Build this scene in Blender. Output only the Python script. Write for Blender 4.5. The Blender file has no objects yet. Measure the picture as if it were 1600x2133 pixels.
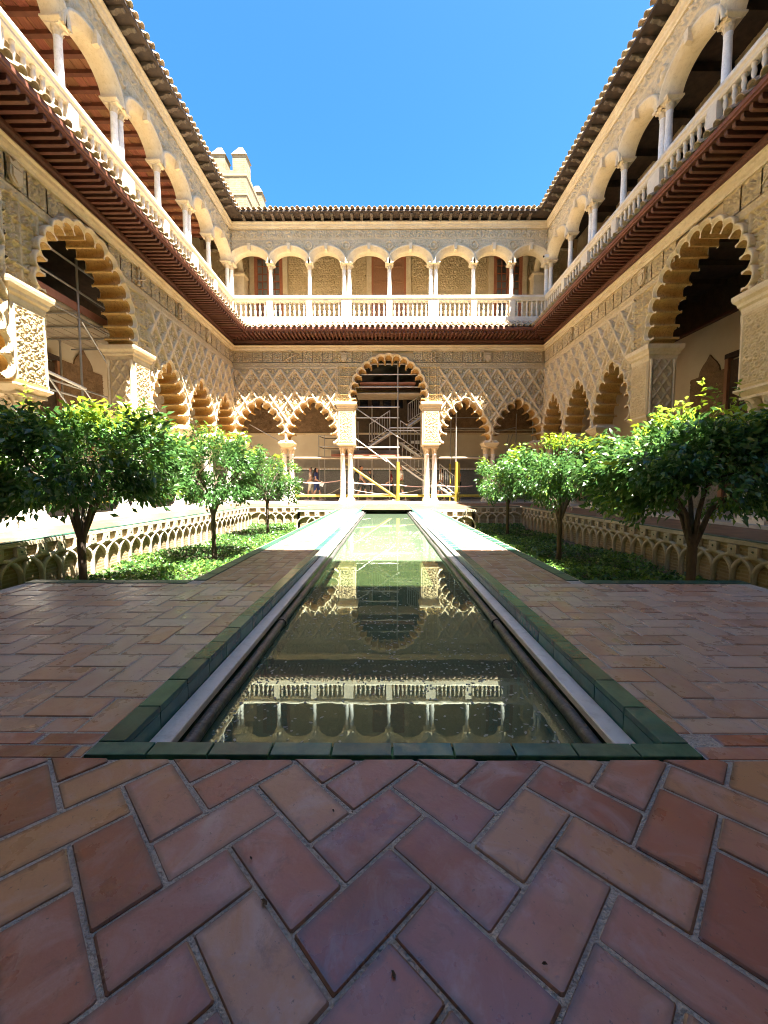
import bpy, math, random
import numpy as np
from math import sin, cos, pi, radians, sqrt, atan2
random.seed(7); RNG = np.random.default_rng(11)
S = bpy.context.scene
COL = S.collection

# ---------------------------------------------------------------- camera, sky, sun, exposure
PITCH, YAW, F_PX, CAM_H = radians(3.791), radians(0.2755), 830.0, 0.80
cam_d = bpy.data.cameras.new('camera'); cam = bpy.data.objects.new('camera', cam_d); COL.objects.link(cam)
cam_d.sensor_fit = 'HORIZONTAL'; cam_d.sensor_width = 36.0; cam_d.lens = 36.0 * F_PX / 1600.0
cam_d.clip_start = 0.05; cam_d.clip_end = 3000
cam.location = (0, 0, CAM_H); cam.rotation_euler = (pi/2 - PITCH, 0, YAW)
S.camera = cam
KX, KY = 0.262, 0.318                      # metres of shadow per metre of height
SUN_EL = math.atan(1/sqrt(KX*KX + KY*KY)); SUN_AZ = atan2(KX, -KY)
W = bpy.data.worlds.new('World'); S.world = W; W.use_nodes = True
_nt = W.node_tree; _nt.nodes.clear()
_sky = _nt.nodes.new('ShaderNodeTexSky'); _sky.sky_type = 'NISHITA'; _sky.sun_disc = False
_sky.sun_elevation = SUN_EL; _sky.sun_rotation = SUN_AZ; _sky.air_density = 0.60; _sky.dust_density = 0.6; _sky.ozone_density = 1.2
_bg = _nt.nodes.new('ShaderNodeBackground'); _bg.inputs[1].default_value = 0.05
_wo = _nt.nodes.new('ShaderNodeOutputWorld')
_hs = _nt.nodes.new('ShaderNodeHueSaturation'); _hs.inputs['Saturation'].default_value = 1.32; _hs.inputs['Hue'].default_value = 0.492
_nt.links.new(_sky.outputs[0], _hs.inputs['Color']); _nt.links.new(_hs.outputs[0], _bg.inputs[0]); _nt.links.new(_bg.outputs[0], _wo.inputs[0])
sun_d = bpy.data.lights.new('sun', 'SUN'); sun_d.energy = 5.0; sun_d.angle = radians(0.53); sun_d.color = (1.0, 0.93, 0.82)
sun = bpy.data.objects.new('sun', sun_d); COL.objects.link(sun)
import mathutils
sun.rotation_euler = mathutils.Vector((KX, -KY, 1.0)).to_track_quat('Z', 'Y').to_euler()
sun.location = (8, -10, 40)
S.view_settings.view_transform = 'Standard'; S.view_settings.look = 'None'
S.view_settings.exposure = 3.5; S.view_settings.gamma = 1.0
S.view_settings.use_curve_mapping = False
S.render.engine = 'CYCLES'
cy = S.cycles
cy.use_denoising = True; cy.max_bounces = 10; cy.diffuse_bounces = 8; cy.glossy_bounces = 4; cy.transmission_bounces = 6
cy.transparent_max_bounces = 10; cy.caustics_reflective = False; cy.caustics_refractive = False
cy.sample_clamp_indirect = 12.0; cy.pixel_filter_type = 'BLACKMAN_HARRIS'; cy.filter_width = 1.0

# pixel (of the 1600 x 2133 photograph) -> point at a chosen distance / height
_fw = np.array([-sin(YAW)*cos(PITCH), cos(YAW)*cos(PITCH), -sin(PITCH)]); _rt = np.array([cos(YAW), sin(YAW), 0.0]); _up = np.cross(_rt, _fw)
def _ray(x, y): return _fw + _rt*(x-800)/F_PX + _up*(1066.5-y)/F_PX
def at_y(x, y, Y): d = _ray(x, y); return np.array([0, 0, CAM_H]) + d*(Y/d[1])
def at_x(x, y, X): d = _ray(x, y); return np.array([0, 0, CAM_H]) + d*(X/d[0])
def at_z(x, y, Z): d = _ray(x, y); return np.array([0, 0, CAM_H]) + d*((Z-CAM_H)/d[2])

# ---------------------------------------------------------------- materials
MATS = {}
def _n(nt, t, **kw):
    nd = nt.nodes.new(t)
    for k, v in kw.items(): setattr(nd, k, v)
    return nd
def mat(name, c1, c2=None, rough=0.7, scale=3.0, bump=0.0, bscale=60.0, c3=None, speck=0.0, metal=0.0, spec=0.5, obj_rand=0.0, stretch=None, coat=0.0, detail=6.0):
    """procedural material: noise between c1 and c2, optional speckle of c3, fine bump, per-object variation"""
    m = bpy.data.materials.new(name); m.use_nodes = True; nt = m.node_tree
    bs = nt.nodes['Principled BSDF']; L = nt.links.new
    bs.inputs['Roughness'].default_value = rough; bs.inputs['Metallic'].default_value = metal
    bs.inputs['Specular IOR Level'].default_value = spec; bs.inputs['Coat Weight'].default_value = coat
    tc = _n(nt, 'ShaderNodeTexCoord'); mp = _n(nt, 'ShaderNodeMapping')
    if stretch: mp.inputs['Scale'].default_value = stretch
    L(tc.outputs['Object'], mp.inputs['Vector'])
    vec = mp.outputs[0]
    oi = _n(nt, 'ShaderNodeObjectInfo')
    if obj_rand > 0:
        ad = _n(nt, 'ShaderNodeVectorMath', operation='ADD'); ml = _n(nt, 'ShaderNodeMath', operation='MULTIPLY'); ml.inputs[1].default_value = 37.0
        L(oi.outputs['Random'], ml.inputs[0]); L(vec, ad.inputs[0]); L(ml.outputs[0], ad.inputs[1]); vec = ad.outputs[0]
    nz = _n(nt, 'ShaderNodeTexNoise'); nz.inputs['Scale'].default_value = scale; nz.inputs['Detail'].default_value = detail; nz.inputs['Roughness'].default_value = 0.6
    L(vec, nz.inputs['Vector'])
    rp = _n(nt, 'ShaderNodeValToRGB'); rp.color_ramp.elements[0].position = 0.32; rp.color_ramp.elements[1].position = 0.68
    rp.color_ramp.elements[0].color = (*c1, 1); rp.color_ramp.elements[1].color = (*(c2 or c1), 1)
    L(nz.outputs[0], rp.inputs[0]); colr = rp.outputs[0]
    if c3 is not None:
        n2 = _n(nt, 'ShaderNodeTexNoise'); n2.inputs['Scale'].default_value = scale*6.3; n2.inputs['Detail'].default_value = 8; n2.inputs['Roughness'].default_value = 0.7
        L(vec, n2.inputs['Vector'])
        r2 = _n(nt, 'ShaderNodeValToRGB'); r2.color_ramp.elements[0].position = 0.5; r2.color_ramp.elements[1].position = 0.72
        r2.color_ramp.elements[1].color = (speck, speck, speck, 1); r2.color_ramp.elements[0].color = (0, 0, 0, 1)
        L(n2.outputs[0], r2.inputs[0])
        mx = _n(nt, 'ShaderNodeMix', data_type='RGBA'); mx.inputs[7].default_value = (*c3, 1)
        L(r2.outputs[0], mx.inputs[0]); L(colr, mx.inputs[6]); colr = mx.outputs[2]
    if obj_rand > 0:
        hs = _n(nt, 'ShaderNodeHueSaturation'); mr = _n(nt, 'ShaderNodeMapRange')
        mr.inputs[3].default_value = 1-obj_rand; mr.inputs[4].default_value = 1+obj_rand
        L(oi.outputs['Random'], mr.inputs[0]); L(mr.outputs[0], hs.inputs['Value'])
        m7 = _n(nt, 'ShaderNodeMath', operation='MULTIPLY'); m7.inputs[1].default_value = 7.31; fr = _n(nt, 'ShaderNodeMath', operation='FRACT')
        L(oi.outputs['Random'], m7.inputs[0]); L(m7.outputs[0], fr.inputs[0])
        m2 = _n(nt, 'ShaderNodeMapRange'); m2.inputs[3].default_value = 0.5-0.022*min(1, obj_rand*4); m2.inputs[4].default_value = 0.5+0.022*min(1, obj_rand*4)
        L(fr.outputs[0], m2.inputs[0]); L(m2.outputs[0], hs.inputs['Hue'])
        L(colr, hs.inputs['Color']); colr = hs.outputs[0]
    L(colr, bs.inputs['Base Color'])
    if bump > 0:
        nb = _n(nt, 'ShaderNodeTexNoise'); nb.inputs['Scale'].default_value = bscale; nb.inputs['Detail'].default_value = 6
        L(vec, nb.inputs['Vector'])
        bp = _n(nt, 'ShaderNodeBump'); bp.inputs['Strength'].default_value = bump; bp.inputs['Distance'].default_value = 0.02
        L(nb.outputs[0], bp.inputs['Height']); L(bp.outputs[0], bs.inputs['Normal'])
    MATS[name] = m; return m

mat('stucco', (0.57, 0.43, 0.235), (0.69, 0.55, 0.33), 0.85, 1.3, 0.12, 45, c3=(0.36, 0.26, 0.14), speck=0.45)
mat('stucco_grey', (0.54, 0.425, 0.255), (0.68, 0.555, 0.36), 0.85, 1.7, 0.12, 45, c3=(0.28, 0.22, 0.14), speck=0.55)
mat('stone', (0.64, 0.505, 0.305), (0.75, 0.635, 0.435), 0.75, 2.2, 0.3, 40, c3=(0.42, 0.31, 0.18), speck=0.5)
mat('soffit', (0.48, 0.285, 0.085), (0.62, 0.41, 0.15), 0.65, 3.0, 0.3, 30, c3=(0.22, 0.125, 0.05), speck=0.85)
mat('plaster', (0.66, 0.57, 0.41), (0.74, 0.66, 0.50), 0.9, 1.2, 0.2, 25)
mat('marble', (0.66, 0.63, 0.58), (0.82, 0.80, 0.76), 0.4, 3.5, 0.1, 20, c3=(0.45, 0.42, 0.38), speck=0.6, obj_rand=0.08)
mat('marble_warm', (0.62, 0.53, 0.38), (0.76, 0.68, 0.54), 0.6, 2.5, 0.25, 30, c3=(0.50, 0.42, 0.30), speck=0.4)
mat('wood_red', (0.085, 0.030, 0.017), (0.155, 0.060, 0.032), 0.6, 5.0, 0.4, 60, stretch=(6, 1, 6), obj_rand=0.12)
mat('wood_dark', (0.035, 0.022, 0.015), (0.075, 0.048, 0.03), 0.7, 6.0, 0.4, 60)
mat('wood_corbel', (0.085, 0.062, 0.042), (0.15, 0.115, 0.08), 0.75, 9.0, 0.5, 60, obj_rand=0.2)
mat('wood_ceiling', (0.27, 0.095, 0.045), (0.40, 0.17, 0.08), 0.65, 4.0, 0.3, 40, stretch=(1, 8, 1), obj_rand=0.2)
mat('wood_beam', (0.15, 0.05, 0.028), (0.22, 0.08, 0.042), 0.6, 5.0, 0.3, 50)
mat('wood_door', (0.30, 0.145, 0.075), (0.40, 0.21, 0.115), 0.5, 8.0, 0.3, 60, stretch=(6, 6, 1))
mat('wood_frame', (0.36, 0.125, 0.06), (0.44, 0.17, 0.085), 0.45, 8.0, 0.2, 60)
mat('roof_tile', (0.33, 0.235, 0.145), (0.50, 0.40, 0.27), 0.85, 7.0, 0.5, 50, c3=(0.24, 0.18, 0.11), speck=0.6, obj_rand=0.18)

mat('mortar', (0.42, 0.40, 0.37), (0.54, 0.51, 0.47), 0.95, 14.0, 0.8, 120, c3=(0.13, 0.12, 0.11), speck=0.6)
mat('green_tile', (0.016, 0.090, 0.078), (0.045, 0.165, 0.135), 0.24, 9.0, 0.15, 14, c3=(0.06, 0.15, 0.11), speck=0.5, obj_rand=0.25, spec=0.6)
mat('green_coping', (0.012, 0.05, 0.036), (0.025, 0.08, 0.056), 0.4, 9.0, 0.15, 14, obj_rand=0.22)
mat('lead_pipe', (0.05, 0.05, 0.05), (0.11, 0.105, 0.10), 0.45, 9.0, 0.3, 40, metal=0.3)
mat('pool_floor', (0.11, 0.135, 0.065), (0.16, 0.185, 0.095), 0.9, 2.4, 0.3, 30, c3=(0.20, 0.21, 0.12), speck=0.7)
mat('brick', (0.44, 0.33, 0.19), (0.60, 0.48, 0.30), 0.9, 4.0, 0.6, 50, c3=(0.28, 0.22, 0.14), speck=0.6)
mat('rib_stone', (0.36, 0.30, 0.20), (0.46, 0.39, 0.27), 0.85, 5.0, 0.5, 45, c3=(0.30, 0.25, 0.17), speck=0.6)
mat('tower_brick', (0.19, 0.145, 0.085), (0.24, 0.19, 0.12), 0.9, 1.2, 0.5, 8)
mat('soil', (0.06, 0.05, 0.03), (0.10, 0.08, 0.05), 1.0, 4.0, 0.6, 30)
mat('ground', (0.20, 0.17, 0.13), (0.27, 0.24, 0.19), 0.95, 0.5)
mat('bark', (0.055, 0.038, 0.026), (0.10, 0.072, 0.05), 0.9, 18.0, 0.8, 60, stretch=(1, 1, 0.25))
mat('steel', (0.38, 0.37, 0.35), (0.50, 0.49, 0.46), 0.42, 5.0, metal=0.7)
mat('deck_board', (0.30, 0.12, 0.08), (0.40, 0.19, 0.13), 0.7, 4.0)
mat('deck_under', (0.32, 0.26, 0.18), (0.45, 0.38, 0.27), 0.7, 3.0)
mat('yellow_pad', (0.27, 0.205, 0.02), (0.36, 0.28, 0.035), 0.5, 5.0)
mat('tarp', (0.10, 0.095, 0.085), (0.15, 0.14, 0.125), 0.6, 2.0, 0.5, 3)
mat('dado_blue', (0.16, 0.16, 0.15), (0.30, 0.29, 0.26), 0.4, 26.0, c3=(0.04, 0.06, 0.09), speck=1.0)
mat('white_paint', (0.72, 0.72, 0.70), (0.78, 0.78, 0.76), 0.4)
mat('black_gloss', (0.012, 0.012, 0.014), None, 0.25)
mat('grate', (0.09, 0.085, 0.075), (0.16, 0.15, 0.13), 0.5, 20.0, metal=0.5)
mat('fleck', (0.30, 0.31, 0.25), (0.40, 0.40, 0.33), 0.8, 30.0)
mat('leaf_litter', (0.05, 0.028, 0.015), (0.12, 0.07, 0.03), 0.8, 30.0)
mat('skin', (0.48, 0.26, 0.17), (0.54, 0.31, 0.21), 0.55, 4.0)
mat('skin_dark', (0.30, 0.15, 0.095), (0.36, 0.19, 0.12), 0.55, 4.0)
for nm, c in dict(hair=(0.015, 0.010, 0.008), cloth_white=(0.66, 0.64, 0.60), cloth_peach=(0.62, 0.47, 0.37), cloth_navy=(0.02, 0.035, 0.12), cloth_grey=(0.38, 0.39, 0.40),
                  cloth_dark=(0.035, 0.04, 0.035), cloth_red=(0.26, 0.025, 0.03), cloth_olive=(0.10, 0.095, 0.045), cloth_orange=(0.62, 0.22, 0.04), cloth_denim=(0.17, 0.22, 0.30), cloth_cream=(0.60, 0.55, 0.42), tape=(0.62, 0.42, 0.40), rope=(0.60, 0.55, 0.46)).items():
    mat(nm, tuple(v*0.85 for v in c), c, 0.8, 6.0)

TL, TWD, J = 0.254, 0.127, 0.0085
def scale01(nt, src):
    m_ = _n(nt, 'ShaderNodeMapRange'); m_.inputs[1].default_value = -0.010; m_.inputs[2].default_value = 0.004; nt.links.new(src, m_.inputs[0]); return m_.outputs[0]
def paver_material(name, cols, rough, bump, grime=0.8):
    """fired clay: tint per paver, cloudy firing marks, pale lavender patches of painted sky sheen, dark smudges, patchy sheen"""
    m = bpy.data.materials.new(name); m.use_nodes = True; nt = m.node_tree; bs = nt.nodes['Principled BSDF']; L = nt.links.new
    tc = _n(nt, 'ShaderNodeTexCoord'); oi = _n(nt, 'ShaderNodeObjectInfo'); ml = _n(nt, 'ShaderNodeMath', operation='MULTIPLY'); ml.inputs[1].default_value = 53.0; L(oi.outputs['Random'], ml.inputs[0])
    ad = _n(nt, 'ShaderNodeVectorMath', operation='ADD'); L(tc.outputs['Object'], ad.inputs[0]); L(ml.outputs[0], ad.inputs[1])
    def noise(sc, det, ro=0.6, dist=0.0):
        n_ = _n(nt, 'ShaderNodeTexNoise'); n_.inputs['Scale'].default_value = sc; n_.inputs['Detail'].default_value = det; n_.inputs['Roughness'].default_value = ro; n_.inputs['Distortion'].default_value = dist; L(ad.outputs[0], n_.inputs['Vector']); return n_.outputs[0]
    def ramp(src, stops):
        r_ = _n(nt, 'ShaderNodeValToRGB'); e = r_.color_ramp.elements
        while len(e) < len(stops): e.new(0.5)
        for q, (p, c) in zip(e, stops): q.position = p; q.color = (*c, 1)
        L(src, r_.inputs[0]); return r_.outputs[0]
    mixv = _n(nt, 'ShaderNodeMath', operation='MULTIPLY_ADD'); mixv.inputs[1].default_value = 0.80; L(oi.outputs['Random'], mixv.inputs[0])
    sc = _n(nt, 'ShaderNodeMath', operation='MULTIPLY'); sc.inputs[1].default_value = 0.34; L(noise(7, 5, 0.6, 0.8), sc.inputs[0]); L(sc.outputs[0], mixv.inputs[2])
    base = ramp(mixv.outputs[0], [(0.12+0.76*i/(len(cols)-1), c) for i, c in enumerate(cols)])
    def over(bg, c, fac):
        mx = _n(nt, 'ShaderNodeMix', data_type='RGBA'); mx.inputs[7].default_value = (*c, 1); L(fac, mx.inputs[0]); L(bg, mx.inputs[6]); return mx.outputs[2]
    k = lambda v: (v, v, v)
    base = over(base, (0.50, 0.41, 0.42), ramp(noise(5, 7, 0.65, 1.2), [(0.50, k(0)), (0.74, k(0.6))]))  # pale lavender patches: reflected sky painted into the clay colour
    base = over(base, (0.13, 0.07, 0.055), ramp(noise(16, 8, 0.75, 0.6), [(0.56, k(0)), (0.72, k(0.6))]))
    base = over(base, (0.10, 0.07, 0.06), ramp(noise(90, 3, 0.6), [(0.66, k(0)), (0.72, k(0.7))]))
    sx = _n(nt, 'ShaderNodeSeparateXYZ'); L(tc.outputs['Object'], sx.inputs[0])
    def edge(out, half):
        a_ = _n(nt, 'ShaderNodeMath', operation='ABSOLUTE'); L(out, a_.inputs[0]); b_ = _n(nt, 'ShaderNodeMath', operation='SUBTRACT'); b_.inputs[0].default_value = half; L(a_.outputs[0], b_.inputs[1]); return b_.outputs[0]
    mn = _n(nt, 'ShaderNodeMath', operation='MINIMUM'); L(edge(sx.outputs[0], (TL-J)/2), mn.inputs[0]); L(edge(sx.outputs[1], (TWD-J)/2), mn.inputs[1])
    nw = _n(nt, 'ShaderNodeMath', operation='MULTIPLY_ADD'); nw.inputs[1].default_value = -0.022; L(noise(22, 6, 0.7), nw.inputs[0]); L(mn.outputs[0], nw.inputs[2])
    base = over(base, (0.12, 0.075, 0.06), ramp(scale01(nt, nw.outputs[0]), [(0.0, k(grime)), (1.0, k(0.0))]))
    L(base, bs.inputs['Base Color'])
    mr = _n(nt, 'ShaderNodeMapRange'); mr.inputs[1].default_value = 0.3; mr.inputs[2].default_value = 0.7; mr.inputs[3].default_value = rough-0.16; mr.inputs[4].default_value = rough+0.18; L(noise(9, 6), mr.inputs[0]); L(mr.outputs[0], bs.inputs['Roughness'])
    bs.inputs['Specular IOR Level'].default_value = 0.7
    bp = _n(nt, 'ShaderNodeBump'); bp.inputs['Strength'].default_value = bump; bp.inputs['Distance'].default_value = 0.01; L(noise(38, 7, 0.55), bp.inputs['Height']); L(bp.outputs[0], bs.inputs['Normal'])
    MATS[name] = m
paver_material('paver', [(0.20, 0.070, 0.045), (0.32, 0.105, 0.062), (0.36, 0.155, 0.125), (0.38, 0.135, 0.075), (0.41, 0.195, 0.15), (0.47, 0.25, 0.13)], 0.36, 0.16)
paver_material('paver_pale', [(0.23, 0.105, 0.052), (0.28, 0.14, 0.072), (0.31, 0.165, 0.09), (0.33, 0.20, 0.115)], 0.45, 0.18, 0.3)
paver_material('paver_sky_sheen', [(0.36, 0.20, 0.14), (0.44, 0.285, 0.215), (0.48, 0.345, 0.275), (0.50, 0.385, 0.31), (0.46, 0.26, 0.175)], 0.34, 0.14, 0.25)  # platform pavers: grazing sky reflection put into paler, greyer base colours

def leaf_material(name, old, young):
    m = bpy.data.materials.new(name); m.use_nodes = True; nt = m.node_tree; nt.nodes.clear(); L = nt.links.new
    at = _n(nt, 'ShaderNodeAttribute'); at.attribute_name = 'tone'
    rp = _n(nt, 'ShaderNodeValToRGB'); e = rp.color_ramp.elements
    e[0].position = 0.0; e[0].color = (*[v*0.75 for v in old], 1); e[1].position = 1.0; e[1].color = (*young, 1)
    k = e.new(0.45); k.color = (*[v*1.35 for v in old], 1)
    L(at.outputs['Fac'], rp.inputs[0])
    pb = _n(nt, 'ShaderNodeBsdfPrincipled'); pb.inputs['Roughness'].default_value = 0.32; pb.inputs['Specular IOR Level'].default_value = 0.5
    L(rp.outputs[0], pb.inputs['Base Color'])
    tr = _n(nt, 'ShaderNodeBsdfTranslucent'); hs = _n(nt, 'ShaderNodeHueSaturation'); hs.inputs['Value'].default_value = 1.7; hs.inputs['Hue'].default_value = 0.485
    L(rp.outputs[0], hs.inputs['Color']); L(hs.outputs[0], tr.inputs[0])
    mx = _n(nt, 'ShaderNodeMixShader'); mx.inputs[0].default_value = 0.32
    L(pb.outputs[0], mx.inputs[1]); L(tr.outputs[0], mx.inputs[2])
    o = _n(nt, 'ShaderNodeOutputMaterial'); L(mx.outputs[0], o.inputs[0]); MATS[name] = m
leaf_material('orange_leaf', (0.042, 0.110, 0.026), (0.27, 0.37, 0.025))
leaf_material('ground_leaf', (0.030, 0.085, 0.022), (0.16, 0.28, 0.045))

def water_material():
    m = bpy.data.materials.new('water'); m.use_nodes = True; nt = m.node_tree; nt.nodes.clear(); L = nt.links.new
    tc = _n(nt, 'ShaderNodeTexCoord'); nz = _n(nt, 'ShaderNodeTexNoise'); nz.inputs['Scale'].default_value = 5.0; nz.inputs['Detail'].default_value = 3
    L(tc.outputs['Object'], nz.inputs['Vector'])
    bp = _n(nt, 'ShaderNodeBump'); bp.inputs['Strength'].default_value = 0.014; bp.inputs['Distance'].default_value = 0.02; L(nz.outputs[0], bp.inputs['Height'])
    fr = _n(nt, 'ShaderNodeFresnel'); fr.inputs['IOR'].default_value = 1.66; L(bp.outputs[0], fr.inputs['Normal'])
    tp = _n(nt, 'ShaderNodeBsdfTransparent'); tp.inputs[0].default_value = (0.70, 0.82, 0.66, 1)
    gl = _n(nt, 'ShaderNodeBsdfGlossy'); gl.inputs['Roughness'].default_value = 0.012; gl.inputs[0].default_value = (0.82, 0.98, 0.90, 1); L(bp.outputs[0], gl.inputs['Normal'])
    df = _n(nt, 'ShaderNodeBsdfDiffuse'); df.inputs[0].default_value = (0.165, 0.235, 0.15, 1)
    tb = _n(nt, 'ShaderNodeMixShader'); tb.inputs[0].default_value = 0.46; L(tp.outputs[0], tb.inputs[1]); L(df.outputs[0], tb.inputs[2])
    mx = _n(nt, 'ShaderNodeMixShader'); L(fr.outputs[0], mx.inputs[0]); L(tb.outputs[0], mx.inputs[1]); L(gl.outputs[0], mx.inputs[2])
    o = _n(nt, 'ShaderNodeOutputMaterial'); L(mx.outputs[0], o.inputs[0]); MATS['water'] = m
water_material()
def glass_material():
    m = bpy.data.materials.new('glass'); m.use_nodes = True; nt = m.node_tree; nt.nodes.clear(); L = nt.links.new
    fr = _n(nt, 'ShaderNodeFresnel'); fr.inputs['IOR'].default_value = 1.5
    tp = _n(nt, 'ShaderNodeBsdfTransparent'); tp.inputs[0].default_value = (0.85, 0.88, 0.9, 1); gl = _n(nt, 'ShaderNodeBsdfGlossy'); gl.inputs['Roughness'].default_value = 0.02
    mx = _n(nt, 'ShaderNodeMixShader'); L(fr.outputs[0], mx.inputs[0]); L(tp.outputs[0], mx.inputs[1]); L(gl.outputs[0], mx.inputs[2])
    o = _n(nt, 'ShaderNodeOutputMaterial'); L(mx.outputs[0], o.inputs[0]); MATS['glass'] = m
glass_material()

# ---------------------------------------------------------------- mesh helpers
def np_mesh(name, V, Fq, m, smooth=False):
    """V (n,3), Fq (k,4) or (k,3) arrays -> mesh"""
    V = np.asarray(V, dtype=np.float32); Fq = np.asarray(Fq, dtype=np.int32)
    me = bpy.data.meshes.new(name); k, c = Fq.shape
    me.vertices.add(len(V)); me.vertices.foreach_set('co', V.ravel())
    me.loops.add(k*c); me.loops.foreach_set('vertex_index', Fq.ravel())
    me.polygons.add(k); me.polygons.foreach_set('loop_start', np.arange(0, k*c, c, dtype=np.int32)); me.polygons.foreach_set('loop_total', np.full(k, c, dtype=np.int32))
    if smooth: me.polygons.foreach_set('use_smooth', np.ones(k, dtype=bool))
    me.materials.append(MATS[m]); me.update(calc_edges=True); return me
class MB:
    def __init__(s): s.v = []; s.f = []; s.sm = []
    def add(s, vs, fs, smooth=False):
        b = len(s.v); s.v += [tuple(p) for p in vs]; s.f += [tuple(b+i for i in f) for f in fs]; s.sm += [smooth]*len(fs); return s
    def box(s, x0, x1, y0, y1, z0, z1):
        return s.add([(x0,y0,z0),(x1,y0,z0),(x1,y1,z0),(x0,y1,z0),(x0,y0,z1),(x1,y0,z1),(x1,y1,z1),(x0,y1,z1)],
                     [(0,3,2,1),(4,5,6,7),(0,1,5,4),(1,2,6,5),(2,3,7,6),(3,0,4,7)])
    def bbox(s, x0, x1, y0, y1, z0, z1, b=0.005):
        """box with chamfered top edges"""
        return s.add([(x0,y0,z0),(x1,y0,z0),(x1,y1,z0),(x0,y1,z0),(x0,y0,z1-b),(x1,y0,z1-b),(x1,y1,z1-b),(x0,y1,z1-b),(x0+b,y0+b,z1),(x1-b,y0+b,z1),(x1-b,y1-b,z1),(x0+b,y1-b,z1)],
                     [(0,3,2,1),(0,1,5,4),(1,2,6,5),(2,3,7,6),(3,0,4,7),(4,5,9,8),(5,6,10,9),(6,7,11,10),(7,4,8,11),(8,9,10,11)])
    def lathe(s, prof, cx=0, cy=0, n=16, smooth=True, cap=True):
        vs = []; fs = []
        for r, z in prof:
            for i in range(n): a = 2*pi*i/n; vs.append((cx+r*cos(a), cy+r*sin(a), z))
        for j in range(len(prof)-1):
            for i in range(n): k = (i+1) % n; fs.append((j*n+i, j*n+k, (j+1)*n+k, (j+1)*n+i))
        s.add(vs, fs, smooth)
        if cap: s.add([vs[i] for i in range(n)], [tuple(range(n-1, -1, -1))]); s.add([vs[(len(prof)-1)*n+i] for i in range(n)], [tuple(range(n))])
        return s
    def tube(s, pts, r, n=8, cap=True, smooth=True):
        """tube along a path; r number or list"""
        P = [mathutils.Vector(p) for p in pts]; R = r if isinstance(r, (list, tuple)) else [r]*len(P)
        vs = []; fs = []
        t0 = (P[1]-P[0]).normalized(); ref = mathutils.Vector((0,0,1)) if abs(t0.z) < 0.9 else mathutils.Vector((1,0,0))
        nrm = t0.cross(ref).normalized()
        for i, p in enumerate(P):
            t = (P[min(i+1, len(P)-1)] - P[max(i-1, 0)]).normalized()
            nrm = (nrm - t*nrm.dot(t)).normalized(); bi = t.cross(nrm)
            for k in range(n): a = 2*pi*k/n; vs.append(p + (nrm*cos(a)+bi*sin(a))*R[i])
        for j in range(len(P)-1):
            for i in range(n): k = (i+1) % n; fs.append((j*n+i, j*n+k, (j+1)*n+k, (j+1)*n+i))
        s.add(vs, fs, smooth)
        if cap: s.add(vs[:n], [tuple(range(n-1,-1,-1))]); s.add(vs[-n:], [tuple(range(n))])
        return s
    def profile_x(s, prof, x0, x1, m0=0.0, m1=0.0, close=True):
        """extrude a (y,z) profile along x; m0/m1: mitre factor, end shifts by m*y"""
        n = len(prof); vs = [(x0 + m0*y, y, z) for y, z in prof] + [(x1 + m1*y, y, z) for y, z in prof]
        fs = [(i, (i+1) % n, n+(i+1) % n, n+i) for i in range(n if close else n-1)]
        if close: fs += [tuple(range(n-1,-1,-1)), tuple(range(n, 2*n))]
        return s.add(vs, fs)
    def prism(s, poly, a, b, axis='y'):
        """extrude a 2-D polygon along an axis from a to b"""
        n = len(poly)
        P = {'y': lambda p, t: (p[0], t, p[1]), 'x': lambda p, t: (t, p[0], p[1]), 'z': lambda p, t: (p[0], p[1], t)}[axis]
        vs = [P(p, a) for p in poly] + [P(p, b) for p in poly]
        return s.add(vs, [(i, (i+1) % n, n+(i+1) % n, n+i) for i in range(n)] + [tuple(range(n-1,-1,-1)), tuple(range(n, 2*n))])
    def mesh(s, name, m):
        me = bpy.data.meshes.new(name); me.from_pydata(s.v, [], s.f); me.materials.append(MATS[m])
        if any(s.sm): me.polygons.foreach_set('use_smooth', s.sm)
        return me
    def build(s, name, m, parent=None, **kw): return ob(name, s.mesh(name, m), parent, **kw)
def fixn(me):
    import bmesh
    bm = bmesh.new(); bm.from_mesh(me); bmesh.ops.recalc_face_normals(bm, faces=bm.faces); bm.to_mesh(me); bm.free(); return me
def ob(name, me, parent=None, loc=None, rot=None, scale=None, label=None, cat=None, group=None, kind=None):
    o = bpy.data.objects.new(name, me); COL.objects.link(o)
    if parent is not None: o.parent = parent
    if loc is not None: o.location = loc
    if rot is not None: o.rotation_euler = rot
    if scale is not None: o.scale = scale
    return tag(o, label, cat, group, kind)
def tag(o, label=None, cat=None, group=None, kind=None):
    if label: o['label'] = label
    if cat: o['category'] = cat
    if group: o['group'] = group
    if kind: o['kind'] = kind
    return o
def empty(name, loc=(0,0,0), rot=(0,0,0), **kw):
    o = bpy.data.objects.new(name, None); COL.objects.link(o); o.location = loc; o.rotation_euler = rot; o.empty_display_size = 0.2
    return tag(o, **kw)
def ss(x, a, b): t = np.clip((x-a)/(b-a), 0, 1); return t*t*(3-2*t)

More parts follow.
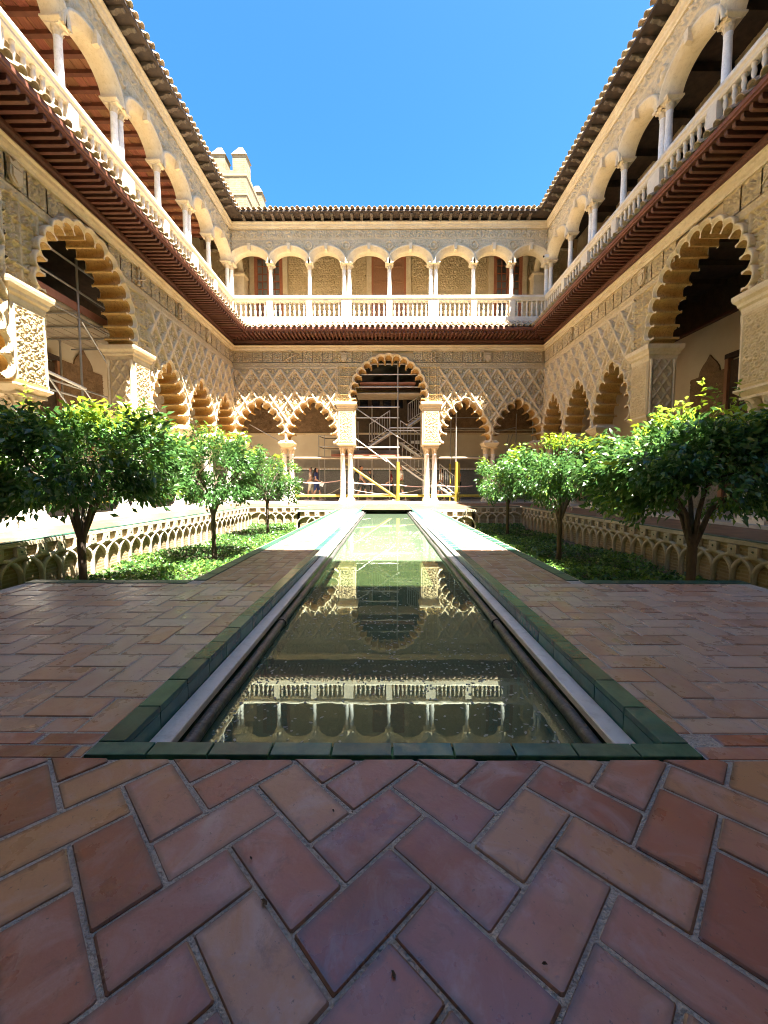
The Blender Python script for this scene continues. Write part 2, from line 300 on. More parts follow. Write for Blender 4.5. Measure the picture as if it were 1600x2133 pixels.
# ---------------------------------------------------------------- carved relief (height fields in metres)
def arabesque(u, z, s=0.30, seed=0.0):
    """flowing vine relief, 0..1"""
    w = 2*pi/s
    a = u + 0.16*s*np.sin(w*0.5*z + 1.3 + seed); b = z + 0.16*s*np.sin(w*0.5*u + seed*2.1)
    row = np.floor(b/s); au = a + 0.5*s*(row % 2)
    p = (au/s - np.floor(au/s) - 0.5); q = (b/s - row - 0.5)
    r = np.hypot(p, q); th = np.arctan2(q, p)
    spiral = np.sin(th + 17*r + seed)
    petal = np.cos(5*th - 6*r)*(r < 0.30)
    h = 0.55*ss(spiral, -0.15, 0.35) + 0.45*ss(petal, 0.0, 0.5)*ss(-r, -0.32, -0.24)
    fine = np.sin(w*2.3*u + 2*np.sin(w*1.1*z))*np.sin(w*2.3*z + 2*np.sin(w*1.1*u + seed))
    return np.clip(h*0.8 + 0.25*ss(fine, -0.1, 0.4), 0, 1)
DW, DH = 0.645, 0.95
def sebka(u, z, u0, ztop):
    """diamond lattice of ribs with flowers between, metres"""
    a = (u-u0)/DW + (z-ztop)/DH; b = (u-u0)/DW - (z-ztop)/DH
    k = DW*DH/sqrt(DW*DW+DH*DH)
    da = np.abs(a-np.round(a))*k; db = np.abs(b-np.round(b))*k
    ribA = 0.125*(1-ss(da, 0.038, 0.066)); ribB = 0.110*(1-ss(db, 0.038, 0.066))
    fa = a-np.floor(a)-0.5; fb = b-np.floor(b)-0.5
    p = (fa+fb)*0.5*DW; q = (fa-fb)*0.5*DH
    r = np.hypot(p, (q+0.07)*0.8); th = np.arctan2(q+0.07, p)
    shell = (0.075 + 0.014*np.cos(9*th))*(1-ss(r, 0.075, 0.10))
    leaf = 0.080*ss(np.cos(7*th + 25*r), 0.15, 0.5)*ss(r, 0.105, 0.125)
    ball = 0.095*(1-ss(np.hypot(np.abs(p)-0.095, q-0.05), 0.025, 0.05)) + 0.09*(1-ss(np.hypot(np.abs(p)-0.05, q-0.16), 0.02, 0.042))
    fill = np.maximum(np.maximum(shell, leaf), ball)
    return np.maximum(np.maximum(ribA, ribB), fill*1.35-0.04)
def relief(name, u0, u1, z0, z1, step, hfun, m, parent=None, keep=None, y=0.0, **kw):
    nu = max(2, int(round((u1-u0)/step))+1); nz = max(2, int(round((z1-z0)/step))+1)
    U, Z = np.meshgrid(np.linspace(u0, u1, nu), np.linspace(z0, z1, nz))
    H = hfun(U, Z)
    V = np.stack([U, y-H, Z], -1).reshape(-1, 3)
    i = (np.arange(nz-1)[:, None]*nu + np.arange(nu-1)[None, :])
    Fq = np.stack([i, i+1, i+nu+1, i+nu], -1).reshape(-1, 4)
    if keep is not None:
        uc = (U[:-1, :-1]+U[1:, 1:])/2; zc = (Z[:-1, :-1]+Z[1:, 1:])/2
        Fq = Fq[keep(uc, zc).ravel()]
    me = np_mesh(name, V, Fq, m, True)
    return ob(name, me, parent, **kw)

# ---------------------------------------------------------------- lobed arches
def lobe_centres_round(a, b, zc, n, t0):
    """n lobe centres on an ellipse from angle -t0 (right) to 180+t0 (left)"""
    ts = np.linspace(pi + t0, -t0, 4000); x = a*np.cos(ts); z = zc + b*np.sin(ts)
    L = np.concatenate([[0], np.cumsum(np.hypot(np.diff(x), np.diff(z)))]); q = np.linspace(0, L[-1], n)
    return np.interp(q, L, x), np.interp(q, L, z), L[-1]/(n-1)
def lobe_centres_pointed(hw, rise, zc, n):
    R = (hw*hw + rise*rise)/(2*hw); A = math.asin(rise/R)
    ts = np.linspace(0, A, 2000); xl = -( -(R-hw) + R*np.cos(ts)); zl = zc + R*np.sin(ts)
    x = np.concatenate([xl, -xl[::-1][1:]]); z = np.concatenate([zl, zl[::-1][1:]])
    L = np.concatenate([[0], np.cumsum(np.hypot(np.diff(x), np.diff(z)))]); q = np.linspace(0, L[-1], n)
    return np.interp(q, L, x), np.interp(q, L, z), L[-1]/(n-1)
def lobe_profile(cx, cz, r, npts=8):
    """union outline of the lobes, left to right, as list of per-lobe arcs"""
    n = len(cx); pts = []
    gx, gz = cx.mean(), cz.min()
    for i in range(n):
        def meet(j):
            dx, dz = cx[j]-cx[i], cz[j]-cz[i]; d = math.hypot(dx, dz); h = sqrt(max(1e-6, r*r-d*d/4)); mx, mz = (cx[i]+cx[j])/2, (cz[i]+cz[j])/2
            c = [(mx - dz/d*h, mz + dx/d*h), (mx + dz/d*h, mz - dx/d*h)]
            # the inner cusp of the outline is the meeting point on the outer side
            c.sort(key=lambda p: -math.hypot(p[0]-gx, p[1]-gz)); return c[0]
        tx, tz = cx[min(i+1, n-1)]-cx[max(i-1, 0)], cz[min(i+1, n-1)]-cz[max(i-1, 0)]
        ao = atan2(tx, -tz)                         # outward direction (left normal of travel)
        def ang(p): return atan2(p[1]-cz[i], p[0]-cx[i])
        def rel(a): return (a-ao+pi) % (2*pi) - pi
        def half(j): return math.hypot(cx[j]-cx[i], cz[j]-cz[i])/2
        s = (rel(ang(meet(i-1))) if half(i-1) < r*0.99 else 2.15) if i > 0 else pi*0.5
        e = (rel(ang(meet(i+1))) if half(i+1) < r*0.99 else -2.15) if i < n-1 else -pi*0.5
        for k in range(npts):
            a = ao + s + (e-s)*k/(npts-1); pts.append((cx[i]+r*cos(a), cz[i]+r*sin(a)))
    return pts
def arch_meshes(cx, cz, r, thick, tag_name):
    prof = [(0.0, -0.055), (0.028, -0.055), (0.028, -0.085), (0.055, -0.085), (0.06, -0.115), (0.095, -0.115), (0.105, -0.095), (0.105, 0.05)]
    rings = [lobe_profile(cx, cz, r+dr) for dr, _ in prof]; n = len(rings[0])
    V = []; Fq = []
    for (dr, y), pr in zip(prof, rings): V += [(x, y, z) for x, z in pr]
    for j in range(len(prof)-1):
        for i in range(n-1): Fq.append((j*n+i, (j+1)*n+i, (j+1)*n+i+1, j*n+i+1))
    band = np_mesh(tag_name+'_band', V, Fq, 'stone')
    V2 = [(x, -0.055, z) for x, z in rings[0]] + [(x, thick, z) for x, z in rings[0]]
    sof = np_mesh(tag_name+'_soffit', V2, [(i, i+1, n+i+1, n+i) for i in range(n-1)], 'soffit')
    hole = lobe_profile(cx, cz, r+0.055)
    return band, sof, hole, rings[0]
def inside(poly, U, Z):
    P = np.array(poly); x, z = P[:, 0], P[:, 1]; x2, z2 = np.roll(x, -1), np.roll(z, -1)
    out = np.zeros(U.shape, bool)
    for a, b, c, d in zip(x, z, x2, z2):
        if b == d: continue
        cond = ((b > Z) != (d > Z)) & (U < (c-a)*(Z-b)/(d-b) + a); out ^= cond
    return out

# ---------------------------------------------------------------- shared pieces
def shaft_mesh(r, z0, z1, n, nm):
    h = z1-z0
    return MB().lathe([(r*1.12, z0), (r*1.12, z0+0.03), (r, z0+0.06), (r*1.01, z0+h*0.35), (r*0.90, z1-0.06), (r*0.98, z1-0.05), (r*0.98, z1-0.02), (r*0.88, z1)], n=n).mesh(nm, 'marble')
def base_mesh(r, z0, h, n, nm, m='marble_warm'):
    b = MB().box(-r*1.55, r*1.55, -r*1.55, r*1.55, z0, z0+h*0.42)
    b.lathe([(r*1.5, z0+h*0.42), (r*1.55, z0+h*0.55), (r*1.45, z0+h*0.70), (r*1.22, z0+h*0.74), (r*1.28, z0+h*0.9), (r*1.1, z0+h)], n=n)
    return b.mesh(nm, m)
def capital_mesh(r, z0, h, n, nm, m='stone'):
    b = MB().lathe([(r*0.9, z0), (r*1.0, z0+h*0.15), (r*1.02, z0+h*0.5), (r*1.25, z0+h*0.78), (r*1.38, z0+h*0.84)], n=n)
    for tier, (zz, rr, k) in enumerate(((0.10, 0.98, 8), (0.42, 1.05, 8))):
        for i in range(k):
            a = 2*pi*(i+0.5*tier)/k; c, s_ = cos(a), sin(a); tx, ty = -s_, c; w = r*0.34
            z = z0+h*zz; top = z+h*0.36
            def P(rad, t, zv): return (c*rad*r+tx*t, s_*rad*r+ty*t, zv)
            b.add([P(rr, -w, z), P(rr, w, z), P(rr+0.16, w*0.8, top-h*0.08), P(rr+0.16, -w*0.8, top-h*0.08), P(rr+0.42, w*0.4, top), P(rr+0.42, -w*0.4, top), P(rr+0.36, 0, top-h*0.12)],
                  [(0,1,2,3),(3,2,4,5),(5,4,6)], False)
    q = r*1.55; b.prism([(-q,-q),(-q*0.3,-q*0.88),(q*0.3,-q*0.88),(q,-q),(q*0.88,-q*0.3),(q*0.88,q*0.3),(q,q),(q*0.3,q*0.88),(-q*0.3,q*0.88),(-q,q),(-q*0.88,q*0.3),(-q*0.88,-q*0.3)], z0+h*0.84, z0+h, 'z')
    return b.mesh(nm, m)
RL, RU = 0.115, 0.088
LC = dict(shaft=shaft_mesh(RL, 0.24, 2.25, 20, 'lower_shaft'), base=base_mesh(RL, 0.06, 0.20, 20, 'lower_base'), cap=capital_mesh(RL, 2.25, 0.30, 16, 'lower_capital'))
UC = dict(shaft=shaft_mesh(RU, 9.24, 10.38, 16, 'upper_shaft'), base=base_mesh(RU, 9.18, 0.09, 14, 'upper_base', 'marble'), cap=capital_mesh(RU, 10.36, 0.22, 14, 'upper_capital'))
def column(parent, u, y, C):
    c = ob('column', C['shaft'], parent, (u, y, 0)); ob('base', C['base'], c); ob('capital', C['cap'], c)
_bp = [(0.050,0),(0.050,0.05),(0.036,0.06),(0.030,0.08),(0.046,0.16),(0.056,0.22),(0.046,0.29),(0.026,0.34),(0.036,0.355),(0.036,0.375),(0.026,0.39),(0.044,0.45),(0.050,0.50),(0.036,0.58),(0.030,0.60),(0.050,0.62),(0.050,0.67)]
BAL = MB().lathe([(r, 8.26+z) for r, z in _bp], n=10).mesh('baluster', 'marble_warm')
def half_tile(r0, r1, L, n=7, t=0.014, m='roof_tile', nm='roof_tile'):
    """half-round cover tile; axis along -y (towards the eave edge), tapered, with thickness"""
    V = []; Fq = []
    for y, r in ((0, r1), (-L, r0)):
        for rr in (r, r-t):
            for i in range(n): a = pi*i/(n-1); V.append((rr*cos(a), y, rr*sin(a)))
    o = lambda s, q, i: s*2*n + q*n + i
    for i in range(n-1):
        Fq += [(o(0,0,i), o(0,0,i+1), o(1,0,i+1), o(1,0,i)), (o(0,1,i+1), o(0,1,i), o(1,1,i), o(1,1,i+1)), (o(1,0,i), o(1,0,i+1), o(1,1,i+1), o(1,1,i))]
    return np_mesh(nm, V, Fq, m, False)
TILE_L = half_tile(0.088, 0.070, 0.40); TILE_U = half_tile(0.086, 0.072, 0.45)
def corbel_mesh():
    pr = [(0.06, 0.02), (-0.66, 0.02), (-0.70, -0.02), (-0.69, -0.07), (-0.62, -0.10), (-0.55, -0.07), (-0.46, -0.09), (-0.40, -0.16), (-0.30, -0.18), (-0.22, -0.14), (-0.14, -0.19), (-0.06, -0.26), (0.06, -0.27)]
    b = MB().prism(pr, -0.055, 0.055, 'x')
    b.v = [(x, y*0.76, z*0.60) for x, y, z in b.v]; return fixn(b.mesh('corbel', 'wood_corbel'))
CORBEL = corbel_mesh()
FRIEZE = []
for k in range(5):
    o_ = relief('frieze_tile', -0.205, 0.205, 0.0, 0.48, 0.022, lambda U, Z, k=k: -0.02 + 0.095*arabesque(U+k*1.37, Z+k*0.71, (0.20, 0.24, 0.16, 0.28, 0.18)[k], k*1.1)*ss(0.205-np.abs(U), 0.005, 0.03)*ss(Z, 0.005, 0.03)*ss(0.48-Z, 0.005, 0.03) + 0.045*(1-ss(np.minimum(np.minimum(0.205-np.abs(U), Z), 0.48-Z), 0.008, 0.022)), ('stucco', 'stucco_grey')[k % 2])
    FRIEZE.append(o_.data); bpy.data.objects.remove(o_)

# ================================================================ the palace wings round the courtyard
# wing frame: x along the wall (left to right as seen from the court), y into the building, z up
FAR_Y, X0, X1, NEAR_Y = 18.30, -6.90, 7.14, 0.36
XC = (X0+X1)/2
T_WALL = 0.62
O_LOW, O_UP = 0.85, 0.56
def trapezoid_sheet(mb, u0, u1, y0, z0, y1, z1, n=1):
    """sloped sheet whose ends are mitred at 45 degrees (u grows inward with y)"""
    mb.add([(u0-y0, y0, z0), (u1+y0, y0, z0), (u1+y1, y1, z1), (u0-y1, y1, z1)], [(0, 1, 2, 3)])
def moulding(name, parent, u0, u1, prof, m, mitre=True):
    k = 1.0 if mitre else 0.0
    mb = MB().profile_x(prof, u0, u1, -k, k); return ob(name, fixn(mb.mesh(name, m)), parent)

def crest_mesh(kind):
    b = MB()
    if kind == 'shield':
        b.prism([(-0.13, 0.30), (0.13, 0.30), (0.13, 0.12), (0.07, 0.03), (0, 0.0), (-0.07, 0.03), (-0.13, 0.12)], -0.05, 0.01, 'y')
        b.prism([(-0.09, 0.27), (0.09, 0.27), (0.09, 0.13), (0, 0.04), (-0.09, 0.13)], -0.075, -0.05, 'y')
        b.prism([(-0.12, 0.31), (0.12, 0.31), (0.15, 0.42), (0.07, 0.37), (0, 0.46), (-0.07, 0.37), (-0.15, 0.42)], -0.06, 0.01, 'y')
    else:
        for x in (-0.08, 0.08):
            b.lathe([(0.045, 0.0), (0.045, 0.04), (0.03, 0.06), (0.027, 0.32), (0.045, 0.36), (0.045, 0.40)], cx=x, cy=-0.03, n=10)
        b.tube([(-0.17, -0.05, 0.10), (-0.06, -0.085, 0.15), (0.06, -0.085, 0.20), (0.17, -0.05, 0.26)], 0.018, 6)
        b.prism([(-0.05, 0.42), (0.05, 0.42), (0.07, 0.50), (0.0, 0.47), (-0.07, 0.50)], -0.06, 0.01, 'y')
    return fixn(b.mesh('crest', 'stucco_grey'))
CREST = [crest_mesh('shield'), crest_mesh('pillars')]

def wing(label, loc, rot, u0, u1, A, PW, left_small, right_small, ucols, fine0=None, fine1=None, ceiling_z=12.4, ext=0.0):
    """one side of the court. A: half clear width of the big arch; PW: pier width; *_small: list of pitches of small arches;
    ucols: list of (u, double?) upper columns; relief is fine for u > fine0"""
    R = empty('palace_wing', loc, rot, label=label, cat='building', group='wings of the palace courtyard')
    fine0 = u0 if fine0 is None else fine0; fine1 = u1 if fine1 is None else fine1
    def vis(u, m=0.0): return fine0-m <= u <= fine1+m
    Y1 = T_WALL
    # ---------- lower arcade
    zc = 4.80
    k_a = A - 0.015
    bx, bz, sp = lobe_centres_round(k_a, 1.66, zc, 17, 0.16)
    band, sof, hole, inner = arch_meshes(bx, bz, sp*0.46, Y1, 'great_arch')
    ob('great_arch', band, R); ob('arch_soffit', sof, R)
    BH = hole + [(hole[-1][0], 4.30), (hole[0][0], 4.30)]
    pier_in, pier_out = A, A+PW
    smalls = []                                   # (centre, half pitch)
    for sgn, pit in ((-1, left_small), (1, right_small)):
        e = pier_out
        for p in pit: smalls.append((sgn*(e+p/2), p/2)); e += p
    SH = []; cache = {}
    for c, hp in smalls:
        key = round(hp, 3)
        if key not in cache:
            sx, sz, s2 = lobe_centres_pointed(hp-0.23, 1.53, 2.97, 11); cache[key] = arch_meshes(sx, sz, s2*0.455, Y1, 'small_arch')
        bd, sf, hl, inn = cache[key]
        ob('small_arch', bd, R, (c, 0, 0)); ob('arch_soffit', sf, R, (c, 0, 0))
        SH.append([(x+c, z) for x, z in hl] + [(hl[-1][0]+c, 2.5), (hl[0][0]+c, 2.5)])
    lim_l, lim_r = -pier_out - sum(left_small), pier_out + sum(right_small)
    # sebka panels between pier and corner
    for sgn, pit in ((-1, left_small), (1, right_small)):
        a, b = (lim_l, -pier_out) if sgn < 0 else (pier_out, lim_r)
        holes = [h for (c, hp), h in zip(smalls, SH) if (c < 0) == (sgn < 0)]
        st = 0.021 if (b > fine0+0.1 and a < fine1-0.1) else 0.07
        def keep(U, Z, holes=holes):
            k = np.ones(U.shape, bool)
            for h in holes: k &= ~inside(h, U, Z)
            return k
        def hf(U, Z, a=a, b=b, sgn=sgn):
            edge = np.minimum(U-a, b-U)
            h = sebka(U, Z, a if sgn > 0 else b, 6.03)*ss(edge, 0.03, 0.06)*ss(6.03-Z, 0.0, 0.03)
            return h + 0.05*(1-ss(edge, 0.03, 0.05)) + 0.06*(ss(Z, 6.02, 6.04))
        relief('sebka_panel', a, b, 2.83, 6.11, st, hf, 'stucco_grey', R, keep)
    # alfiz panel round the great arch, blocks of carved plaster
    def hf2(U, Z):
        s = 0.40; fu = (U+0.2)/s-np.floor((U+0.2)/s); fz = (Z-6.11)/s-np.floor((Z-6.11)/s)
        e = np.minimum(np.minimum(fu, 1-fu), np.minimum(fz, 1-fz))*s
        edge = np.minimum(U+pier_out, pier_out-U)
        return 0.095*(arabesque(U, Z, 0.22, 0.7)-0.45)*ss(e, 0.015, 0.035) + 0.055*(1-ss(e, 0.008, 0.02)) + 0.05*(1-ss(np.abs(edge-0.16), 0.015, 0.035)) + 0.05*(1-ss(edge, 0.02, 0.04))
    relief('alfiz_panel', -pier_out, pier_out, 4.50, 6.11, 0.021, hf2, 'stucco', R, lambda U, Z: ~inside(BH, U, Z))
    # inscription band and frieze with its carved tiles
    relief('inscription_band', max(u0, fine0), min(u1, fine1), 6.11, 6.30, 0.021, lambda U, Z: 0.012 + 0.05*arabesque(U*0.8, Z, 0.12, 2.0)*ss(Z, 6.13, 6.15)*ss(6.27-Z, 0, 0.02) + 0.03*(1-ss(np.abs(Z-6.285), 0.008, 0.016)) + 0.03*(1-ss(np.abs(Z-6.12), 0.006, 0.014)), 'stucco', R, lambda U, Z: ~inside(BH, U, Z))
    relief('frieze', u0, u1, 6.30, 6.82, 0.04, lambda U, Z: -0.05+0*U, 'stucco', R, lambda U, Z: ~inside(BH, U, Z))
    u = u0+0.235; k = 0
    while u < u1-0.2:
        if vis(u, 0.5) and not (abs(u) < 0.85):
            ob('frieze_tile', FRIEZE[(k*3+int(u*7)) % 5], R, (u, 0, 6.32))
        u += 0.4485; k += 1
    for cu, kd in ((-pier_out+0.28, 0), (pier_out-0.28, 1), (lim_r-2.6, 0), (lim_l+2.6, 1), (pier_out+1.9, 1)):
        if vis(cu, 0.3): ob('heraldic_crest', CREST[kd], R, (cu, -0.05, 6.32))
    # lower cornice and wooden wall plate
    moulding('cornice', R, u0, u1, [(0.0, 6.81), (-0.06, 6.81), (-0.07, 6.86), (-0.11, 6.90), (-0.12, 6.97), (-0.16, 7.00), (-0.16, 7.03), (0.0, 7.03)], 'stone')
    # back of the arcade wall, seen from the gallery
    st = 0.06
    def keepb(U, Z):
        k = ~inside(inner + [(inner[-1][0], 4.5), (inner[0][0], 4.5)], U, Z) & ~((np.abs(U) < pier_in+0.02) & (Z < 4.7))
        for (c, hp), h in zip(smalls, SH):
            k &= ~inside(h, U, Z)
        return k
    relief('gallery_side', u0, u1, 2.83, 7.9, st, lambda U, Z: 0*U, 'plaster', R, keepb, y=Y1+0.002)
    # piers, imposts, columns
    for sgn in (-1, 1):
        a, b = sorted((sgn*pier_in, sgn*pier_out))
        pr = MB().box(a, b, -0.075, Y1+0.03, 2.69, 4.20).build('pier', 'stucco', R)
        if True:
            w = b-a
            def hp_(U, Z, w=w): e = np.minimum(w/2-np.abs(U), np.minimum(Z, 1.46-Z)); return 0.004 + (0.05*arabesque(U*1.0, Z, 0.17, 1.1))*ss(e, 0.07, 0.09) + 0.03*(1-ss(np.abs(e-0.055), 0.008, 0.02))
            relief('carved_panel', -w/2+0.01, w/2-0.01, 0, 1.46, 0.018, hp_, 'stucco', pr, y=-0.078).location = ((a+b)/2, 0, 2.71)
            for rz, uu in ((pi/2, b), (-pi/2, a)):
                if (rz > 0) == (sgn < 0):
                    def hq_(U, Z): aa = (U+Z*0.68)/0.26; bb = (U-Z*0.68)/0.26; d = np.minimum(np.abs(aa-np.round(aa)), np.abs(bb-np.round(bb)))*0.21; return 0.035*(1-ss(d, 0.012, 0.028)) + 0.022*arabesque(U, Z, 0.11, 3.0)
                    relief('jamb_panel', -0.24, 0.24, 0, 1.46, 0.018, hq_, 'stucco_grey', pr).matrix_local = mathutils.Matrix.Translation((uu+(0.003 if rz > 0 else -0.003), 0.27, 2.71)) @ mathutils.Matrix.Rotation(rz, 4, 'Z')
                    for yy in (-0.03, 0.58): ob('colonnette', MB().lathe([(0.035, 2.70), (0.04, 2.78), (0.028, 2.82), (0.028, 3.95), (0.042, 4.05), (0.045, 4.18)], n=10).mesh('colonnette', 'stone'), pr, (uu + (0.03 if rz > 0 else -0.03), yy, 0))
        im = MB()
        im.add(*frustum(a, b, -0.075, Y1+0.03, [(0.0, 4.17), (0.02, 4.22), (0.02, 4.28), (0.06, 4.32), (0.07, 4.38), (0.12, 4.44), (0.13, 4.50), (0.13, 4.55), (0.0, 4.56)]))
        im.build('impost', 'stone', R)
        im = MB(); im.add(*frustum(a, b, -0.075, Y1+0.03, [(-0.06, 2.52), (-0.04, 2.56), (0.02, 2.62), (0.06, 2.66), (0.06, 2.70), (0.0, 2.70)])); im.build('impost', 'stone', R)
        for du in (-0.17, 0.17):
            for yy in ((0.10, 0.48) if du*sgn < 0 else (0.10,)): column(R, (a+b)/2+du, yy, LC)
    e_list = []
    for sgn, pit in ((-1, left_small), (1, right_small)):
        e = pier_out
        for i, p in enumerate(pit): e += p; e_list.append((sgn*e, i == len(pit)-1))
    for e, last in e_list:
        s = -1 if e > 0 else 1
        c = e + (s*0.16 if last else 0)
        im = MB(); im.add(*frustum(c-0.29, c+0.29, -0.04, Y1-0.02, [(-0.06, 2.55), (-0.04, 2.58), (0.0, 2.62), (0.04, 2.68), (0.07, 2.72), (0.07, 2.76), (0.0, 2.80), (-0.03, 2.86)])); im.build('impost', 'stone', R)
        for du in ((-0.165, 0.165) if not last else (0.0,)): column(R, c+du, 0.26, LC)
    if lim_l-u0 > 0.05: MB().box(u0, lim_l, 0.0, Y1, 0.0, 6.81).build('end_wall', 'stucco', R)
    if u1-lim_r > 0.05: MB().box(lim_r, u1, 0.0, Y1, 0.0, 6.81).build('end_wall', 'stucco', R)
    # ---------- lower eave: plate, rafters, boards, tiles
    ev = moulding('lower_eave', R, u0, u1, [(0.0, 7.03), (-0.05, 7.03), (-0.09, 7.08), (-0.09, 7.16), (-0.13, 7.20), (-0.13, 7.27), (0.0, 7.27)], 'wood_red')
    mb = MB(); trapezoid_sheet(mb, u0, u1, 0.0, 7.385, -O_LOW-0.02, 7.385); mb.v.reverse(); mb.build('soffit_board', 'wood_red', ev)
    moulding('fascia', ev, u0, u1, [(-O_LOW+0.02, 7.39), (-O_LOW-0.03, 7.39), (-O_LOW-0.03, 7.43), (-O_LOW-0.06, 7.44), (-O_LOW-0.06, 7.52), (-O_LOW+0.02, 7.52)], 'wood_beam')
    L_raft = {}
    u = u0+0.10
    while u < u1-0.05:
        L = min(O_LOW-0.02, max(0.10, min(u-u0, u1-u)-0.03)); L = round(L, 2)
        if vis(u, 0.6) and L > 0.14:
            if L not in L_raft:
                L_raft[L] = fixn(MB().prism([(-0.05, 7.275), (-0.05, 7.380), (-L, 7.380), (-L, 7.30), (-L+0.03, 7.275)], -0.036, 0.036, 'x').mesh('rafter', 'wood_red'))
            ob('rafter', L_raft[L], ev, (u, 0, 0))
        u += 0.172
    sl = math.atan2(8.06-7.54, O_LOW+0.05)
    bed = MB(); trapezoid_sheet(bed, u0, u1, -O_LOW-0.05, 7.54, 0.0, 8.06); bed.build('roof_bed', 'roof_tile', ev)
    nrow = 3; u = u0+0.14
    lenS = (O_LOW+0.05)/cos(sl)
    while u < u1-0.1:
        if vis(u, 0.6):
            for r_ in range(nrow):
                t = 0.36 + r_*0.32                       # upper end of the tile, distance along slope from the edge
                yy = -(O_LOW+0.08) + t*cos(sl); zz = 7.535 + t*sin(sl) + 0.012
                if min(u-u0, u1-u) > -yy-0.33*0.9 and yy < 0.12:
                    ob('roof_tile', TILE_L, ev, (u + random.uniform(-.008, .008), yy, zz + random.uniform(-.004, .006)), (sl + random.uniform(-.02, .02), 0, random.uniform(-.03, .03)))
        u += 0.238
    # ---------- balcony floor, balustrade
    zf = 8.0
    ob('gallery_floor', MB().box(u0-ext, u1+ext, 0.004, 3.4, 7.72, zf).mesh('gallery_floor', 'marble_warm'), R)
    bl = moulding('balustrade', R, u0, u1, [(-0.02, 8.02), (-0.16, 8.02), (-0.16, 8.20), (-0.14, 8.26), (0.08, 8.26), (0.08, 8.02)], 'marble_warm')
    moulding('rail', bl, u0, u1, [(-0.10, 8.93), (-0.13, 8.97), (-0.13, 9.02), (-0.17, 9.06), (-0.17, 9.12), (-0.14, 9.18), (0.08, 9.18), (0.10, 9.10), (0.06, 8.93)], 'marble_warm')
    ped = MB().box(-0.13, 0.13, -0.145, 0.07, 8.25, 8.94).mesh('pedestal', 'marble_warm'); ped2 = MB().box(-0.23, 0.23, -0.145, 0.07, 8.25, 8.94).mesh('pedestal', 'marble_warm')
    for c, dbl in ucols: ob('pedestal', ped2 if dbl else ped, bl, (c, 0, 0))
    edges = [c for c, d in ucols]; half = [0.23 if d else 0.13 for c, d in ucols]
    for i in range(len(edges)-1):
        a, b = edges[i]+half[i], edges[i+1]-half[i+1]; nb = max(2, int((b-a)/0.195))
        if not vis((a+b)/2, 1.2): continue
        for j in range(nb): ob('baluster', BAL, bl, (a+(j+0.5)*(b-a)/nb, -0.04, 0), (0, 0, random.uniform(0, 1)))
    # ---------- upper arcade
    keepers = []
    for i in range(len(ucols)-1):
        (a, da), (b, db) = ucols[i], ucols[i+1]
        a2, b2 = a + (0.105 if da else 0), b - (0.105 if db else 0); c = (a2+b2)/2; hw = (b2-a2)/2-0.135; keepers.append((c, hw))
    UPR = 0.50
    def keepu(U, Z):
        k = np.ones(U.shape, bool)
        for c, hw in keepers: k &= ~((((U-c)/(hw+0.12))**2 + (np.maximum(Z-10.62, 0)/(UPR+0.12))**2 < 1) & (np.abs(U-c) < hw+0.12))
        return k
    def hu(U, Z):
        h = -0.03 + 0.095*arabesque(U, Z, 0.26, 0.4)*ss(11.60-Z, 0.0, 0.03)
        for c, d in ucols:
            r = np.hypot(U-c, Z-11.36); h = np.where(r < 0.20, 0.0, h); h = np.maximum(h, 0.07*(1-ss(np.abs(r-0.155), 0.02, 0.035))); h = np.maximum(h, 0.05*(1-ss(r, 0.05, 0.10)))
        return h
    relief('spandrel_wall', max(u0, fine0-0.4), min(u1, fine1+0.4), 10.62, 11.63, 0.024, hu, 'stucco_grey', R, keepu)
    relief('upper_frieze', max(u0, fine0-0.4), min(u1, fine1+0.4), 11.63, 12.05, 0.024, lambda U, Z: 0.0 + 0.10*arabesque(U, Z, 0.36, 1.9)*ss(Z, 11.69, 11.71)*ss(12.0-Z, 0, 0.02) + 0.03*(1-ss(np.abs(Z-11.66), 0.012, 0.03)), 'stucco_grey', R)
    relief('spandrel_back', u0, u1, 10.62, ceiling_z+0.2, 0.05, lambda U, Z: 0*U, 'plaster', R, lambda U, Z: keepu(U, Z), y=0.36)
    if fine1+0.4 < u1: MB().box(fine1+0.4, u1, 0.0, 0.30, 11.2, 12.05).build('upper_wall', 'stucco', R)
    if fine0-0.4 > u0: MB().box(u0, fine0-0.4, 0.0, 0.30, 11.2, 12.05).build('upper_wall', 'stucco', R)
    moulding('upper_cornice', R, u0, u1, [(0.0, 12.03), (-0.06, 12.03), (-0.07, 12.08), (-0.12, 12.12), (-0.13, 12.19), (-0.18, 12.24), (-0.18, 12.29), (0.0, 12.29)], 'stone')
    akey = {}
